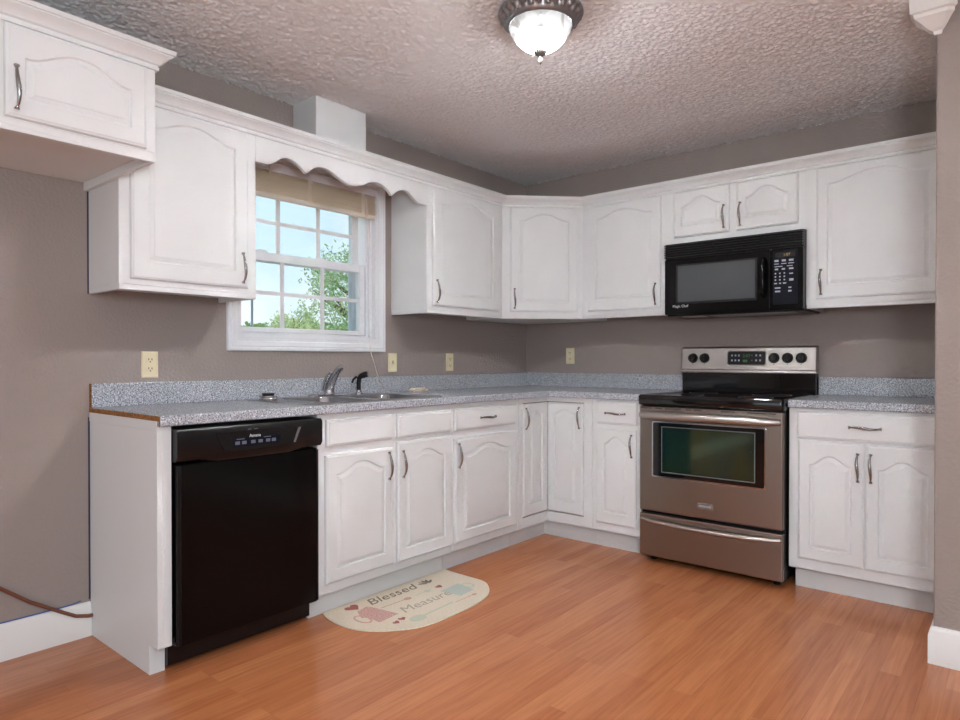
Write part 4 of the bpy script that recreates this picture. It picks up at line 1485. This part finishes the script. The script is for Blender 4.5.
def foliage(center, rad, n_, size, seed, squash=0.9, hollow=0.35):
    rnd = random.Random(seed)
    mb = MB()
    clusters = []
    for k in range(max(8, n_ // 40)):
        while True:
            q = Vector((rnd.uniform(-1, 1), rnd.uniform(-1, 1), rnd.uniform(-1, 1)))
            if hollow < q.length < 1:
                break
        clusters.append(q)
    for k in range(n_):
        q = rnd.choice(clusters) + Vector((rnd.gauss(0, 0.13), rnd.gauss(0, 0.13), rnd.gauss(0, 0.12)))
        c_ = Vector(center) + Vector((q.x * rad, q.y * rad, q.z * rad * squash))
        a = Vector((rnd.gauss(0, 1), rnd.gauss(0, 1), rnd.gauss(0, 1))).normalized()
        d_ = a.cross(Vector((rnd.gauss(0, 1), rnd.gauss(0, 1), rnd.gauss(0, 1)))).normalized()
        e_ = a.cross(d_)
        L_, w_ = size * rnd.uniform(0.7, 1.3), size * rnd.uniform(0.28, 0.45)
        mb.face([c_ - d_ * L_ * 0.5, c_ + e_ * w_ * 0.5 - d_ * L_ * 0.05, c_ + d_ * L_ * 0.5, c_ - e_ * w_ * 0.5 - d_ * L_ * 0.05])
    return mb


def tree(name, label, x_, y_, top, crown_z, rad, n_, size, material, seed, squash=0.9, tr=0.09):
    t_ = thing(name, label, 'tree', (x_, y_, -0.6))
    foliage((x_, y_, crown_z), rad, n_, size, seed, squash).build('foliage', material, t_, smooth=0, weld=False)
    rnd = random.Random(seed + 1)
    mb = MB()
    mb.tube([(x_, y_, -0.6), (x_ + 0.05, y_ + 0.03, crown_z * 0.5), (x_, y_, crown_z + rad * 0.3)], [tr, tr * 0.75, tr * 0.3], 8)
    for k in range(7):
        a = rnd.uniform(0, 2 * PI)
        z = crown_z - rad * rnd.uniform(-0.2, 0.7)
        mb.tube([(x_, y_, z), (x_ + math.cos(a) * rad * 0.4, y_ + math.sin(a) * rad * 0.4, z + rad * 0.3), (x_ + math.cos(a) * rad * 0.75, y_ + math.sin(a) * rad * 0.75, z + rad * 0.5)], [tr * 0.4, tr * 0.25, tr * 0.1], 6)
    mb.build('trunk', M['bark'], t_)
    return t_


tree('garden_tree', 'large leafy green tree outside the right side of the window', -5.2, 2.58, 3.4, 2.02, 0.82, 5200, 0.075, M['leaf_green'], 11, 1.05)
tree('garden_tree', 'pale yellow green tree further off, seen through the lower middle panes', -10.9, 5.42, 3.0, 1.80, 0.60, 3200, 0.085, M['leaf_pale'], 21)
b = MB()
rnd = random.Random(5)
for k in range(9000):
    t_ = rnd.uniform(0, 1)
    x_, y_ = -19.5 + t_ * 6.0, 5.8 + t_ * 8.0
    hmax = 2.22 + 0.10 * math.sin(t_ * 23) + 0.09 * math.sin(t_ * 61 + 1)
    z = rnd.uniform(0.1, hmax)
    c_ = Vector((x_ + rnd.gauss(0, 0.35), y_ + rnd.gauss(0, 0.35), z))
    a = Vector((rnd.gauss(0, 1), rnd.gauss(0, 1), rnd.gauss(0, 1))).normalized()
    d_ = a.cross(Vector((0.3, 0.2, 1))).normalized()
    e_ = a.cross(d_)
    s_ = rnd.uniform(0.10, 0.17)
    b.face([c_ - d_ * s_, c_ + e_ * s_ * 0.5, c_ + d_ * s_, c_ - e_ * s_ * 0.5])
b.loops([[(-19.5 + t_ * 6.0 - 0.5, 5.8 + t_ * 8.0, -0.6), (-19.5 + t_ * 6.0 + 0.4, 5.8 + t_ * 8.0, -0.6), (-19.5 + t_ * 6.0, 5.8 + t_ * 8.0, 1.7)] for t_ in (0, 0.5, 1)])
o = b.build('hedge', M['leaf_hedge'], smooth=0, weld=False)
tag(o, 'low green hedge line along the horizon outside the window', 'hedge')
